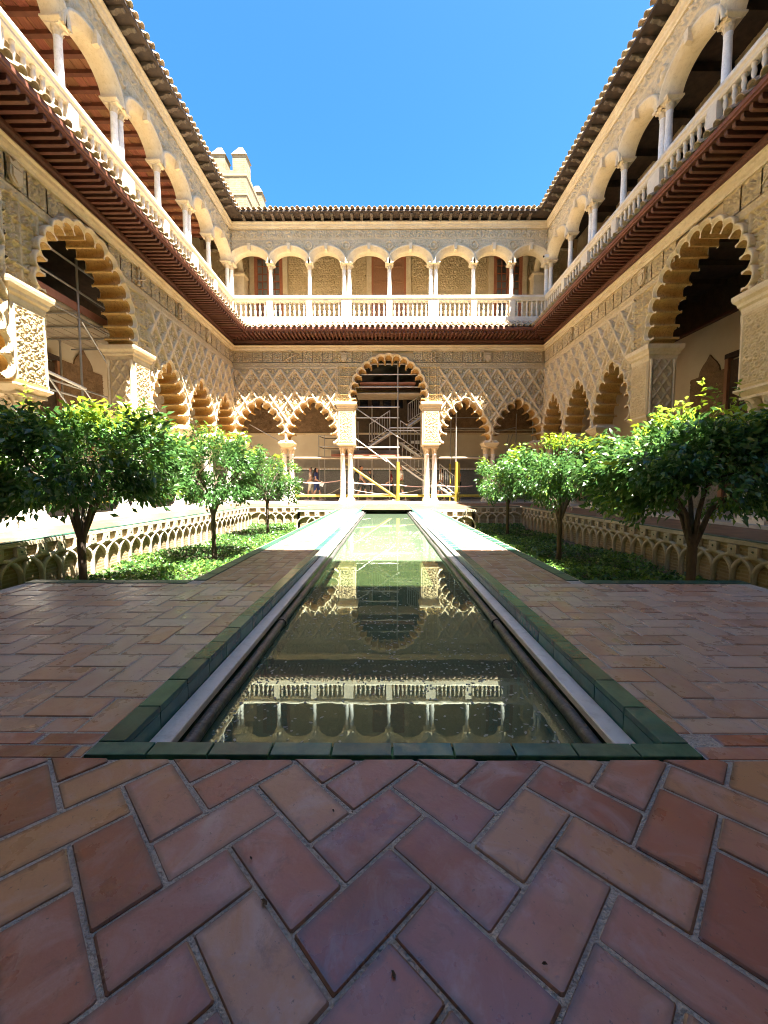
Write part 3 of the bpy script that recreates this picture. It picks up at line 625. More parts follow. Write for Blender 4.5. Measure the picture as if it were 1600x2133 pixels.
    for c, hw in keepers:
        if not vis(c, 1.5): continue
        q = round(hw, 3)
        if q not in akey:
            pf = [(0.0, 0.36), (0.0, -0.04), (0.10, -0.04), (0.10, -0.065), (0.17, -0.065), (0.18, -0.095), (0.24, -0.10), (0.25, -0.075), (0.25, 0.03)]
            n = 25; V = []; Fq = []
            for dr, y in pf:
                V.append((-(hw+dr), y, 10.58))
                for i in range(n): t = pi - pi*i/(n-1); V.append(((hw+dr)*cos(t), y, 10.62+(UPR+dr)*sin(t)))
                V.append(((hw+dr), y, 10.58))
            nn = n+2
            for j in range(len(pf)-1):
                for i in range(nn-1): Fq.append((j*nn+i, j*nn+i+1, (j+1)*nn+i+1, (j+1)*nn+i))
            ky = MB().add([(-0.06, -0.02, 10.62+UPR-0.03), (0.06, -0.02, 10.62+UPR-0.03), (0.085, -0.02, 11.40), (-0.085, -0.02, 11.40), (-0.05, -0.15, 10.62+UPR), (0.05, -0.15, 10.62+UPR), (0.075, -0.16, 11.39), (-0.075, -0.16, 11.39)], [(4,5,6,7),(0,4,7,3),(5,1,2,6),(7,6,2,3),(0,1,5,4)])
            akey[q] = (np_mesh('archivolt', V, Fq, 'stone', False), fixn(ky.mesh('keystone', 'stone')))
        ar = ob('archivolt', akey[q][0], R, (c, 0, 0)); ob('keystone', akey[q][1], ar)
    for c, d in ucols:
        if not vis(c, 1.5): continue
        for du in ((-0.115, 0.115) if d else (0.0,)): column(R, c+du, 0.13, UC)
        w = 0.26 if d else 0.15
        MB().add(*frustum(c-w, c+w, -0.03, 0.35, [(-0.04, 10.56), (0.0, 10.59), (0.03, 10.62), (0.03, 10.66), (-0.02, 10.67)])).build('impost', 'stone', R)
    # ---------- upper eave
    ue = moulding('upper_eave', R, u0, u1, [(0.0, 12.29), (-0.04, 12.29), (-0.06, 12.34), (-0.06, 12.40), (0.0, 12.40)], 'wood_dark')
    mb = MB(); trapezoid_sheet(mb, u0, u1, 0.35, 12.405, -O_UP-0.02, 12.405); mb.build('soffit_board', 'wood_dark', ue)
    moulding('fascia', ue, u0, u1, [(-O_UP+0.03, 12.41), (-O_UP-0.05, 12.41), (-O_UP-0.05, 12.47), (-O_UP+0.03, 12.47)], 'wood_dark')
    u = u0+0.75
    while u < u1-0.7:
        if vis(u, 1.0): ob('corbel', CORBEL, ue, (u, 0, 12.39))
        u += 0.425
    s2 = radians(24)
    bed = MB(); trapezoid_sheet(bed, u0, u1, -O_UP-0.05, 12.49, 3.6, 12.49+(3.6+O_UP+0.05)*math.tan(s2)); bed.build('roof_bed', 'roof_tile', ue)
    u = u0+O_UP+0.05
    while u < u1-O_UP:
        if vis(u, 1.0):
            for r_ in range(2):
                t = 0.42+r_*0.37; ob('roof_tile', TILE_U, ue, (u + random.uniform(-.012, .012), -(O_UP+0.09)+t*cos(s2), 12.50+t*sin(s2) + random.uniform(-.008, .010)), (s2 + random.uniform(-.03, .03), 0, random.uniform(-.04, .04)))
        u += 0.232
    # ---------- galleries behind
    gy = T_WALL + 2.7
    gw = MB(); gw.box(u0-3.4, u1+3.4, gy, gy+0.3, 0.0, 7.7); gw.build('gallery_wall', 'plaster', R)
    MB().box(u0-ext, u1+ext, 0.60, gy, 7.05, 7.11).build('gallery_ceiling', 'wood_dark', R)
    uy = 2.35
    MB().box(u0-2.7, u1+2.7, uy, uy+0.3, zf, 14.0).build('upper_gallery_wall', 'stucco', R)
    if ceiling_z: MB().box(u0-ext, u1+ext, 0.33, uy-0.005, ceiling_z, ceiling_z+0.08).build('upper_ceiling', 'wood_dark', R)
    return R
def frustum(a, b, y0, y1, prof):
    """stack of rectangles grown by d at height z"""
    V = []; Fq = []
    for d, z in prof: V += [(a-d, y0-d, z), (b+d, y0-d, z), (b+d, y1+d, z), (a-d, y1+d, z)]
    for j in range(len(prof)-1):
        for i in range(4): k = (i+1) % 4; Fq.append((j*4+i, j*4+k, (j+1)*4+k, (j+1)*4+i))
    n = len(prof)-1; Fq += [(3,2,1,0), (n*4, n*4+1, n*4+2, n*4+3)]
    return V, Fq

FARW = wing('far palace wing with lobed arches and scaffolding behind, facing the end of the pool', (XC, FAR_Y, 0), (0, 0, 0), X0-XC, X1-XC, 1.57, 0.72, [2.365, 2.365], [2.365, 2.365],
            [(-7.02, False), (-5.27, False), (-3.53, False), (-1.87, True), (0.03, False), (1.99, True), (3.77, False), (5.46, False), (7.02, False)], ceiling_z=13.0, ext=3.4)
SC = 9.57
LEFTW = wing('left palace wing with red coffered balcony ceiling and scaffold inside its big arch', (X0, SC, 0), (0, 0, pi/2), NEAR_Y-SC, FAR_Y-SC, 1.40, 0.75, [2.19]*3, [2.193]*3,
             [(-9.3, False), (-7.6, True), (-5.8, False), (-4.0, True), (-2.2, False), (-0.42, False), (1.45, True), (3.28, False), (5.11, True), (6.81, False), (8.70, False)], fine0=-3.6, ceiling_z=11.74)
RIGHTW = wing('right palace wing with dark balcony ceiling and white balusters seen from below', (X1, SC, 0), (0, 0, -pi/2), SC-FAR_Y, SC-NEAR_Y, 1.40, 0.75, [2.193]*3, [2.19]*3,
              [(-8.70, False), (-6.81, False), (-5.11, True), (-3.28, False), (-1.45, True), (0.42, False), (2.2, False), (4.0, True), (5.8, False), (7.6, True), (9.3, False)], fine1=3.6, ceiling_z=12.3)
NEARW = wing('near palace wing with the arch through which the court is entered', (XC, NEAR_Y, 0), (0, 0, pi), XC-X1, XC-X0, 1.57, 0.72, [2.365, 2.365], [2.365, 2.365],
             [(-7.02, False), (-5.27, False), (-3.53, False), (-1.87, True), (0.03, False), (1.99, True), (3.77, False), (5.46, False), (7.02, False)], fine0=-0.6, fine1=0.6, ceiling_z=13.0, ext=3.4)

# ---------------------------------------------------------------- fittings of the wings
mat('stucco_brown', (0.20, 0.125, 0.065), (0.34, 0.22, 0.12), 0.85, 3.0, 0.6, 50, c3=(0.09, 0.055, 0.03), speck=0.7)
mat('dark_panel', (0.045, 0.030, 0.018), (0.10, 0.065, 0.035), 0.7, 5.0, 0.5, 40, c3=(0.16, 0.10, 0.05), speck=0.5)
mat('grey_plaster', (0.24, 0.21, 0.165), (0.34, 0.30, 0.24), 0.9, 2.0, 0.3, 30)
mat('curtain', (0.62, 0.61, 0.56), (0.74, 0.72, 0.66), 0.9, 2.0)
def french_window(R, c, w, ztop, zbot, y, leaves=2, cols=2, rows=11, door=False):
    """tall casement in a stone surround on the upper gallery wall"""
    sur = MB()
    for a, b, z0, z1 in ((c-w/2-0.24, c-w/2, zbot, ztop+0.24), (c+w/2, c+w/2+0.24, zbot, ztop+0.24), (c-w/2-0.0, c+w/2+0.0, ztop, ztop+0.24)): sur.box(a, b, y-0.10, y, z0, z1)
    sur.box(c-w/2-0.34, c+w/2+0.34, y-0.20, y, ztop+0.24, ztop+0.34)
    wn = sur.build('door' if door else 'window', 'stone', R)
    MB().box(c-w/2, c+w/2, y-0.012, y-0.006, zbot, ztop).build('door_recess' if door else 'curtain', 'dark_panel' if door else 'curtain', wn)
    fr = MB(); t = 0.09
    for a, b, z0, z1 in ((c-w/2, c-w/2+t, zbot, ztop), (c+w/2-t, c+w/2, zbot, ztop), (c-w/2+t, c+w/2-t, ztop-t, ztop)): fr.box(a, b, y-0.09, y-0.02, z0, z1)
    fr.build('frame', 'wood_frame', wn)
    lw = (w-2*t)/leaves
    for i in range(leaves):
        a = c-w/2+t+i*lw; b = a+lw; lf = MB(); st = 0.075
        lf.box(a, a+st, y-0.075, y-0.03, zbot, ztop-t); lf.box(b-st, b, y-0.075, y-0.03, zbot, ztop-t)
        if door:
            zz = zbot
            while zz < ztop-t-0.2:
                lf.box(a+st, b-st, y-0.072, y-0.03, zz, zz+0.09)
                MB().bbox(a+st+0.03, b-st-0.03, y-0.06, y-0.03, zz+0.13, min(zz+0.66, ztop-t-0.1)).build('panel', 'wood_door', wn)
                zz += 0.72
            lf.box(a+st, b-st, y-0.072, y-0.03, ztop-t-0.09, ztop-t); MB().box(a+st, b-st, y-0.04, y-0.02, zbot, ztop-t).build('panel', 'wood_door', wn)
        else:
            pw = (lw-2*st)/cols; ph = (ztop-t-zbot)/rows
            for j in range(1, cols): lf.box(a+st+j*pw-0.02, a+st+j*pw+0.02, y-0.07, y-0.035, zbot, ztop-t)
            for j in range(rows+1):
                z = zbot+j*ph
                for q in range(cols): lf.box(a+st+q*pw+0.015, a+st+(q+1)*pw-0.015, y-0.068, y-0.036, max(zbot, z-0.02), min(ztop-t, z+0.02))
            pane = MB().box(0, pw-0.02, -0.004, 0.0, 0, ph-0.02).mesh('pane', 'glass')
            for j in range(rows):
                for q in range(cols): ob('pane', pane, wn, (a+st+q*pw+0.01, y-0.048, zbot+j*ph+0.01))
        lf.build('leaf', 'wood_frame' if not door else 'wood_door', wn)
UY = 2.35
french_window(FARW, -5.98, 1.42, 12.15, 8.02, UY); french_window(FARW, 5.95, 1.42, 12.15, 8.02, UY); french_window(FARW, 0.02, 1.72, 12.12, 8.02, UY, door=True)
def diaper(U, Z): return 0.012 + 0.10*arabesque(U, Z, 0.27, 0.9)
for a, b in ((-7.0, -7.0+0.0), (-4.95, -1.12), (1.16, 4.9)):
    if b > a: relief('stucco_panel', a, b, 9.3, 12.42, 0.03, diaper, 'stucco', FARW, y=UY)
relief('stucco_panel', -8.6, -6.98, 9.3, 12.42, 0.03, diaper, 'stucco', FARW, y=UY); relief('stucco_panel', 6.95, 8.6, 9.3, 12.42, 0.03, diaper, 'stucco', FARW, y=UY)
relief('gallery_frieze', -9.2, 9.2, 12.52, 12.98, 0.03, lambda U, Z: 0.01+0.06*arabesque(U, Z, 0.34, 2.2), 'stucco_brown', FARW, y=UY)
MB().box(-9.2, 9.2, UY-0.07, UY, 12.42, 12.52).build('string_course', 'stone', FARW)
for sg in (-1, 1):     # piers with a small arch springing at the two ends of the upper gallery
    MB().add(*frustum(sg*7.02-0.25, sg*7.02+0.25, 1.0, 1.5, [(0, 8.0), (0, 10.6), (0.05, 10.65), (0.05, 10.72), (0, 10.75)])).build('gallery_pier', 'stucco', FARW)
    bow = [(7.02*sg + 0*t, 1.25 - 0.9*(1-cos(t)) + 0.0, 10.72+0.9*sin(t)) for t in np.linspace(0, pi/2, 9)]
    MB().tube(bow, 0.17, 8).build('gallery_arch', 'stone', FARW)
# blind arcade on the back wall of the right upper gallery
def blind(U, Z):
    p = 2.3; c = (np.floor(U/p)+0.5)*p; r = np.hypot(U-c, np.maximum(Z-11.1, 0))
    return 0.07*(1-ss(np.abs(r-0.82), 0.09, 0.12)) + 0.03*arabesque(U, Z, 0.26, 0.3)*(r > 0.95)*(Z > 11.0) + 0.03*(r <= 0.95)*0
relief('blind_arcade', -8.9, 3.8, 9.6, 12.3, 0.035, blind, 'stucco', RIGHTW, y=UY)
for k in range(9): MB().box(-7.9+k*1.4, -7.68+k*1.4, 0.34, UY-0.01, 12.05, 12.295).build('ceiling_beam', 'wood_dark', RIGHTW)
# red timber ceiling of the left upper gallery
cl = MB().box(-4.5, 8.7, 0.37, UY-0.006, 11.70, 11.735).build('coffered_ceiling', 'wood_ceiling', LEFTW)
bmesh_ = MB().box(-0.055, 0.055, 0.37, UY-0.008, 11.58, 11.699).mesh('ceiling_beam', 'wood_beam')
for k in range(29): ob('ceiling_beam', bmesh_, cl, (-4.3+k*0.455, 0, 0))
plk = [MB().box(-0.19, 0.19, -0.115, 0.115, 11.672, 11.699).mesh('ceiling_panel', 'wood_ceiling'), MB().box(-0.19, 0.19, -0.115, 0.115, 11.68, 11.699).mesh('ceiling_panel', 'wood_ceiling')]
for k in range(28):
    for j in range(7): ob('ceiling_panel', plk[(k+j) % 2], cl, (-4.3+0.2275+k*0.455, 0.52+j*0.27, 0))
# lower galleries: dado, stucco bands, doors
GY = T_WALL+2.7
def checker_mesh(u0, u1, z0, z1, y):
    V = []; Fq = []; n = int((u1-u0)/0.16)
    for i in range(n):
        a = u0+i*(u1-u0)/n; w = (u1-u0)/n*0.86; b = len(V); V += [(a, y, z0), (a+w, y, z0), (a+w/2, y, z1)]; Fq.append((b, b+1, b+2))
    return np_mesh('merlon_row', V, Fq, 'white_paint')
for Wg, a, b in ((FARW, -10.0, 10.0), (LEFTW, -9.0, 11.5), (RIGHTW, -11.5, 9.0)):
    dd = MB().box(a, b, GY-0.03, GY, 0.06, 1.62).build('tile_dado', 'dado_blue', Wg)
    ob('merlon_row', checker_mesh(a, b, 1.64, 1.75, GY-0.034), dd)
    MB().box(a, b, GY-0.04, GY, 1.58, 1.625).build('dado_cap', 'green_coping', dd)
MB().box(-10.0, 10.0, GY-0.02, GY, 1.76, 2.36).build('grey_band', 'grey_plaster', FARW)
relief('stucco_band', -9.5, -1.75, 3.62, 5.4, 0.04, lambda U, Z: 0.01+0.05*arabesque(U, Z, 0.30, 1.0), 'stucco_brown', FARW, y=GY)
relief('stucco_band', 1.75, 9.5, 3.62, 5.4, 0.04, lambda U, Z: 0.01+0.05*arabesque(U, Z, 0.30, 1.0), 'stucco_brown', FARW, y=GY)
MB().box(-9.5, 9.5, GY-0.08, GY, 3.52, 3.62).build('string_course', 'stone', FARW)
dr = MB().box(-1.70, 1.70, GY-0.06, GY, 2.40, 6.9).build('timber_screen', 'dark_panel', FARW)
for i in range(8): MB().bbox(-1.62+i*0.41, -1.62+i*0.41+0.34, GY-0.085, GY-0.06, 2.5, 3.4).build('panel', 'dark_panel', dr)
for i in range(5): MB().prism([(-1.5+i*0.62, 4.9), (-1.5+i*0.62+0.42, 4.9), (-1.5+i*0.62+0.42, 5.5), (-1.5+i*0.62+0.33, 5.68), (-1.5+i*0.62+0.21, 5.74), (-1.5+i*0.62+0.09, 5.68), (-1.5+i*0.62, 5.5)], GY-0.075, GY-0.062, 'y').build('arched_window', 'black_gloss', dr)
MB().box(-9.5, 9.5, GY-0.12, GY, 5.5, 5.62).build('string_course', 'wood_dark', FARW)
def side_back(Wg, u_door, u_a, u_b, zt, u_pk):
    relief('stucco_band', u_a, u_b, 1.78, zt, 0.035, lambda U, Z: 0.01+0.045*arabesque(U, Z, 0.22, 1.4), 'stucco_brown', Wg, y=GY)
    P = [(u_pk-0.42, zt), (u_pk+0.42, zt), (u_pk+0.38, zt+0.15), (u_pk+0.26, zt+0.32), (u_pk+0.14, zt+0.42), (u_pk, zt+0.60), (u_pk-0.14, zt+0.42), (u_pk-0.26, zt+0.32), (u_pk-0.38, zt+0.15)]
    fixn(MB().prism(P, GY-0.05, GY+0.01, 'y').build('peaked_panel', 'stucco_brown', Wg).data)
    d0, d1 = u_door
    dw = MB().box(d0, d1, GY-0.075, GY-0.05, 0.06, 4.55).build('doorway', 'dark_panel', Wg)
    for q in (d0-0.12, d1): MB().box(q, q+0.12, GY-0.16, GY, 0.06, 4.62).build('door_jamb', 'wood_door', dw)
    MB().box(d0-0.12, d1+0.12, GY-0.17, GY, 4.62, 4.76).build('lintel', 'wood_dark', dw)
side_back(LEFTW, (1.9, 2.85), 3.0, 5.0, 4.75, 4.1)
side_back(RIGHTW, (-2.75, -1.9), -4.4, -2.9, 4.40, -3.6)
MB().box(-9.0, 9.0, GY-0.10, GY, 6.05, 7.04).build('timber_frieze', 'dark_panel', RIGHTW); MB().box(-9.0, 9.0, GY-0.16, GY, 5.98, 6.05).build('string_course', 'wood_red', RIGHTW)
MB().box(-9.0, 9.0, GY-0.10, GY, 6.25, 7.04).build('timber_frieze', 'dark_panel', LEFTW)
for k in range(16): MB().box(-8.4+k*1.05, -8.25+k*1.05, 0.66, GY-0.02, 6.90, 7.045).build('ceiling_beam', 'wood_dark', RIGHTW)

# ================================================================ ground, paving, pool
def sheet(name, x0, x1, y0, y1, z, m, parent=None, **kw): return ob(name, MB().add([(x0,y0,z),(x1,y0,z),(x1,y1,z),(x0,y1,z)], [(0,1,2,3)]).mesh(name, m), parent, **kw)
sheet('ground', -600, 600, -600, 900, -1.2, 'ground', kind='structure')
def brick_material(name, c1, c2, cm, bw, rh, mortar=0.012, swap=False, bump=0.6, rough=0.85, spec=0.3):
    m = bpy.data.materials.new(name); m.use_nodes = True; nt = m.node_tree; bs = nt.nodes['Principled BSDF']; L = nt.links.new
    tc = _n(nt, 'ShaderNodeTexCoord'); sp = _n(nt, 'ShaderNodeSeparateXYZ'); cb = _n(nt, 'ShaderNodeCombineXYZ')
    L(tc.outputs['Object'], sp.inputs[0]); L(sp.outputs[0], cb.inputs[0]); L(sp.outputs[2 if swap else 1], cb.inputs[1])
    wz = _n(nt, 'ShaderNodeTexNoise'); wz.inputs['Scale'].default_value = 3.0; L(tc.outputs['Object'], wz.inputs['Vector'])
    wm = _n(nt, 'ShaderNodeVectorMath', operation='MULTIPLY_ADD'); wm.inputs[1].default_value = (0.03, 0.03, 0.03); L(wz.outputs[1], wm.inputs[0]); L(cb.outputs[0], wm.inputs[2])
    br = _n(nt, 'ShaderNodeTexBrick'); br.inputs['Scale'].default_value = 1.0; br.inputs['Brick Width'].default_value = bw; br.inputs['Row Height'].default_value = rh
    br.inputs['Mortar Size'].default_value = mortar; br.inputs['Mortar Smooth'].default_value = 0.3; br.inputs['Color1'].default_value = (*c1, 1); br.inputs['Color2'].default_value = (*c2, 1); br.inputs['Mortar'].default_value = (*cm, 1)
    L(wm.outputs[0], br.inputs['Vector'])
    nz = _n(nt, 'ShaderNodeTexNoise'); nz.inputs['Scale'].default_value = 2.2; nz.inputs['Detail'].default_value = 8; L(tc.outputs['Object'], nz.inputs['Vector'])
    mx = _n(nt, 'ShaderNodeMix', data_type='RGBA', blend_type='MULTIPLY'); mx.inputs[0].default_value = 0.75
    rp = _n(nt, 'ShaderNodeValToRGB'); rp.color_ramp.elements[0].position = 0.3; rp.color_ramp.elements[0].color = (0.55, 0.52, 0.47, 1); rp.color_ramp.elements[1].position = 0.62; rp.color_ramp.elements[1].color = (1.1, 1.08, 1.05, 1)
    L(nz.outputs[0], rp.inputs[0]); L(br.outputs[0], mx.inputs[6]); L(rp.outputs[0], mx.inputs[7]); L(mx.outputs[2], bs.inputs['Base Color'])
    bp = _n(nt, 'ShaderNodeBump'); bp.inputs['Strength'].default_value = bump; bp.inputs['Distance'].default_value = 0.015; bp.invert = True; L(br.outputs[1], bp.inputs['Height']); L(bp.outputs[0], bs.inputs['Normal'])
    bs.inputs['Roughness'].default_value = rough; bs.inputs['Specular IOR Level'].default_value = spec; MATS[name] = m
brick_material('brick_paving', (0.21, 0.115, 0.062), (0.17, 0.088, 0.046), (0.18, 0.14, 0.10), 0.25, 0.125, 0.008, rough=0.55)
brick_material('garden_brick', (0.31, 0.235, 0.135), (0.25, 0.185, 0.105), (0.33, 0.27, 0.18), 0.26, 0.055, 0.012, swap=True)
brick_material('tower_wall', (0.20, 0.155, 0.092), (0.165, 0.125, 0.07), (0.22, 0.18, 0.115), 0.55, 0.16, 0.035, swap=True, bump=0.5)

BEDX, RIM, POOLC, PW2, PY0, PY1 = 1.63, 5.30, 0.02, 0.92, 1.13, 16.9
BY0, BY1, PLX, PLY0, PLY1 = 1.1, 15.5, 2.97, 3.32, 13.3
# clip helper
def clip_rect(poly, x0, x1, y0, y1):
    for ax, lim, sg in ((0, x0, 1), (0, x1, -1), (1, y0, 1), (1, y1, -1)):
        out = []
        for i in range(len(poly)):
            p, q = poly[i], poly[(i+1) % len(poly)]; dp, dq = sg*(p[ax]-lim), sg*(q[ax]-lim)
            if dp >= 0: out.append(p)
            if (dp >= 0) != (dq >= 0): t = dp/(dp-dq); out.append((p[0]+t*(q[0]-p[0]), p[1]+t*(q[1]-p[1])))
        poly = out
        if len(poly) < 3: return []
    return poly
def area(P): return abs(sum(P[i][0]*P[(i+1) % len(P)][1]-P[(i+1) % len(P)][0]*P[i][1] for i in range(len(P))))/2
def paver_prism(poly, z0, z1, b=0.004):
    c = (sum(p[0] for p in poly)/len(poly), sum(p[1] for p in poly)/len(poly)); n = len(poly)
    if sum((poly[(i+1) % n][0]-poly[i][0])*(poly[(i+1) % n][1]+poly[i][1]) for i in range(n)) > 0: poly = poly[::-1]
    ins = []
    for x, y in poly:
        d = math.hypot(x-c[0], y-c[1]) or 1; k = max(0, 1-b*1.6/d); ins.append((c[0]+(x-c[0])*k, c[1]+(y-c[1])*k))
    V = [(x, y, z0) for x, y in poly] + [(x, y, z1-b) for x, y in poly] + [(x, y, z1) for x, y in ins]
    Fq = []
    for i in range(n): k = (i+1) % n; Fq += [(i, k, n+k, n+i), (n+i, n+k, 2*n+k, 2*n+i)]
    Fq.append(tuple(range(2*n, 3*n)))
    return V, Fq
def full_paver(var):
    rr = random.Random(var); P = []
    for cx, cy in ((0, 0), (TL-J, 0), (TL-J, TWD-J), (0, TWD-J)): P.append((cx+rr.uniform(-.0018, .0018), cy+rr.uniform(-.0018, .0018)))
    c = 0.004; Q = []
    for i in range(4):
        p, a, b = P[i], P[i-1], P[(i+1) % 4]
        for q in (a, b):
            d = math.hypot(q[0]-p[0], q[1]-p[1]); k = c*rr.uniform(0.5, 1.2)/d; Q.append((p[0]+(q[0]-p[0])*k, p[1]+(q[1]-p[1])*k))
    return Q
PAV = {}
def paver_mesh(m, var):
    if (m, var) not in PAV:
        P = [(x-(TL-J)/2, y-(TWD-J)/2) for x, y in full_paver(var)]; V, Fq = paver_prism(P, -0.03, 0.0, 0.0028); PAV[m, var] = MB().add(V, Fq).mesh('paver', m)
    return PAV[m, var]
def herringbone(parent, region, ang, origin, m, z=0.0, cap=300, rise=0.0022):
    """lay herringbone pavers in a rectangle; whole pavers share meshes, cut ones are their own"""
    x0, x1, y0, y1 = region; ca, sa = cos(ang), sin(ang); w = TWD; items = []
    N = int(max(x1-x0, y1-y0)/w)+8; cx, cy_ = (x0+x1)/2, (y0+y1)/2
    for i in range(-N, N):
        for j in range(-N, N):
            for kind in (0, 1):
                # herringbone lattice: translation vectors (w,w) and (2w,-2w)... two bricks per cell
                bx = i*w + 2*w*j*1.0; by = i*w - 2*w*j*1.0
                if kind == 0: lx, ly, dx, dy = bx, by, TL, TWD
                else: lx, ly, dx, dy = bx, by+w, TWD, TL
                mx_, my_ = lx+dx/2, ly+dy/2
                gx, gy = origin[0]+ca*mx_-sa*my_, origin[1]+sa*mx_+ca*my_
                if not (x0-0.2 < gx < x1+0.2 and y0-0.2 < gy < y1+0.2): continue
                a = ang + (pi/2 if kind else 0); items.append((gx, gy, a))
    items = sorted(set((round(a, 4), round(b, 4), round(c, 4)) for a, b, c in items), key=lambda t: t[1])
    n = 0; rest = MB()
    for gx, gy, a in items:
        var = random.randrange(7); c_, s_ = cos(a), sin(a)
        P = [(gx+c_*(x-(TL-J)/2)-s_*(y-(TWD-J)/2), gy+s_*(x-(TL-J)/2)+c_*(y-(TWD-J)/2)) for x, y in full_paver(var)]
        Q = clip_rect(P, x0, x1, y0, y1); 
        if len(Q) < 3 or area(Q) < 0.0006: continue
        dz = random.uniform(-rise, rise)
        if n >= cap: V, Fq = paver_prism(Q, z-0.03, z+dz); rest.add(V, Fq); continue
        if area(P)-area(Q) < 1e-6: ob('paver', paver_mesh(m, var), parent, (gx, gy, z+dz), (random.uniform(-.003, .003), random.uniform(-.003, .003), a))
        else:
            Ql = [(c_*(x-gx)+s_*(y-gy), -s_*(x-gx)+c_*(y-gy)) for x, y in Q]; V, Fq = paver_prism(Ql, -0.03, 0.0, 0.0028); ob('paver', MB().add(V, Fq).mesh('paver', m), parent, (gx, gy, z+dz), (0, 0, a))
        n += 1
    if rest.v: rest.build('pavers', m, parent, kind='stuff')
# near terrace (pavers at 45 degrees)
ter = sheet('paved_terrace', -7.0, 7.2, -3.4, 1.115, -0.0032, 'mortar', kind='structure')
herringbone(ter, (-1.95, 1.95, 0.22, 1.118), pi/4, (-0.440, 0.746), 'paver')
plat = []
for sg, (a, b) in ((-1, (-PLX, POOLC-PW2)), (1, (POOLC+PW2, PLX))):
    p = sheet('paved_platform', a, b, 1.116, PLY0, -0.0028, 'mortar', kind='structure')
    herringbone(p, (a+0.004 if sg > 0 else a+0.11, b-0.004 if sg < 0 else b-0.11, 1.245, PLY0-0.11), 0.0, (a+0.05, 1.20), 'paver_sky_sheen')
    for r_ in range(2):                                  # two border courses of pavers laid on edge
        x = a + 0.1*r_
        while x < b:
            P = clip_rect([(x, 1.122+r_*0.061), (x+TL-J, 1.122+r_*0.061), (x+TL-J, 1.176+r_*0.061), (x, 1.176+r_*0.061)], a+0.004, b-0.004, 1.1, 2)
            if len(P) > 2 and area(P) > 0.001: xm, ym = x+(TL-J)/2, 1.149+r_*0.061; V, Fq = paver_prism([(q[0]-xm, q[1]-ym) for q in P], -0.03, random.uniform(-.001, .001)); MB().add(V, Fq).build('paver', 'paver', p, loc=(xm, ym, 0))
            x += TL
    plat.append(p)
for sg in (-1, 1):
    a, b = sorted((POOLC+sg*PW2, sg*(BEDX-0.11)))
    p = sheet('paved_walkway', min(a, b), max(a, b), PLY0, PLY1, -0.0032, 'mortar', kind='structure')
    herringbone(p, (a+0.004, b-0.004, PLY0-0.105, PLY1), 0.0, (a, PLY0), 'paver_pale')
sheet('far_pavement', -PLX, PLX, PLY1, FAR_Y-0.5, -0.003, 'brick_paving', kind='structure')
for sg in (-1, 1):
    a, b = sorted((sg*RIM, sg*7.2)); sheet('side_pavement', a, b, 1.116, FAR_Y-0.2, -0.003, 'brick_paving', kind='structure')
    a, b = sorted((sg*PLX, sg*RIM)); sheet('corner_pavement', a, b, BY1, FAR_Y-0.2, -0.0035, 'brick_paving', kind='structure')
mat('marble_floor', (0.42, 0.38, 0.32), (0.52, 0.48, 0.41), 0.3, 1.5, c3=(0.34, 0.30, 0.25), speck=0.5)
st = MB(); st.box(-10.3, 10.6, FAR_Y-0.20, 21.7, -0.02, 0.06); st.box(-10.3, X0+0.25, 0.3, FAR_Y-0.2, -0.02, 0.06); st.box(X1-0.25, 10.6, 0.3, FAR_Y-0.2, -0.02, 0.06)
st.build('gallery_pavement', 'marble_floor', kind='structure')

# ---------------------------------------------------------------- reflecting pool
WZ = -0.150
pool = empty('reflecting_pool', (POOLC, PY0, 0), label='long narrow reflecting pool edged with dark green tiles', cat='pool')
PL = PY1-PY0
bs_ = MB()
bs_.add([(-0.842, 0.06, -0.5), (0.842, 0.06, -0.5), (0.842, PL-0.06, -0.5), (-0.842, PL-0.06, -0.5)], [(0, 1, 2, 3)]); bs_.build('pool_bottom', 'pool_floor', pool)
wl = MB()
for x in (-0.842, 0.842): wl.add([(x, 0.06, -0.5), (x, PL-0.06, -0.5), (x, PL-0.06, -0.012), (x, 0.06, -0.012)], [(0, 1, 2, 3)])
for y in (0.06, PL-0.06): wl.add([(-0.842, y, -0.5), (0.842, y, -0.5), (0.842, y, -0.012), (-0.842, y, -0.012)], [(0, 1, 2, 3)])
wl.build('pool_wall', 'green_tile', pool)
n = 10; w = 1.84/n
for yy, ww in ((0.0, 0.06), (PL-0.10, 0.10)):
    cm = MB().bbox(0.0025, w-0.0025, 0, ww-0.001, -0.02, 0.003, 0.002).mesh('coping_tile', 'green_tile')
    for i in range(n): ob('coping_tile', cm, pool, (-0.92+i*w, yy, 0))
cm = MB().bbox(0, 0.081, 0.0015, 0.1965, -0.02, 0.003, 0.002).mesh('coping_tile', 'green_tile')
k = int((PL-0.16)/0.198)
for i in range(k):
    for x in (-0.92, 0.839): ob('coping_tile', cm, pool, (x, 0.062+i*(PL-0.162)/k, random.uniform(-.001, .001)))
lt = MB().box(-0.003, 0.0, 0.0015, 0.1965, -0.085, -0.022).mesh('riser_tile', 'green_tile')
for i in range(k):
    for x in (-0.838, 0.841): ob('riser_tile', lt, pool, (x, 0.062+i*(PL-0.162)/k, 0))
for sg in (-1, 1):
    a, b = sorted((sg*0.836, sg*0.760)); MB().bbox(a, b, 0.066, PL-0.066, -0.108, -0.078, 0.004).build('marble_ledge', 'marble', pool)
    path = [(sg*(0.724+0.004*sin(i*1.7)), 0.07+i*(PL-0.14)/40, -0.128+0.004*sin(i*2.3)) for i in range(41)]
    pp = MB().tube(path, 0.026, 10).build('lead_pipe', 'lead_pipe', pool)
    for i in range(4): y = 1.5+i*4; MB().tube([(sg*0.724, y, -0.128), (sg*0.724, y+0.06, -0.128)], 0.033, 10).build('pipe_joint', 'lead_pipe', pp)
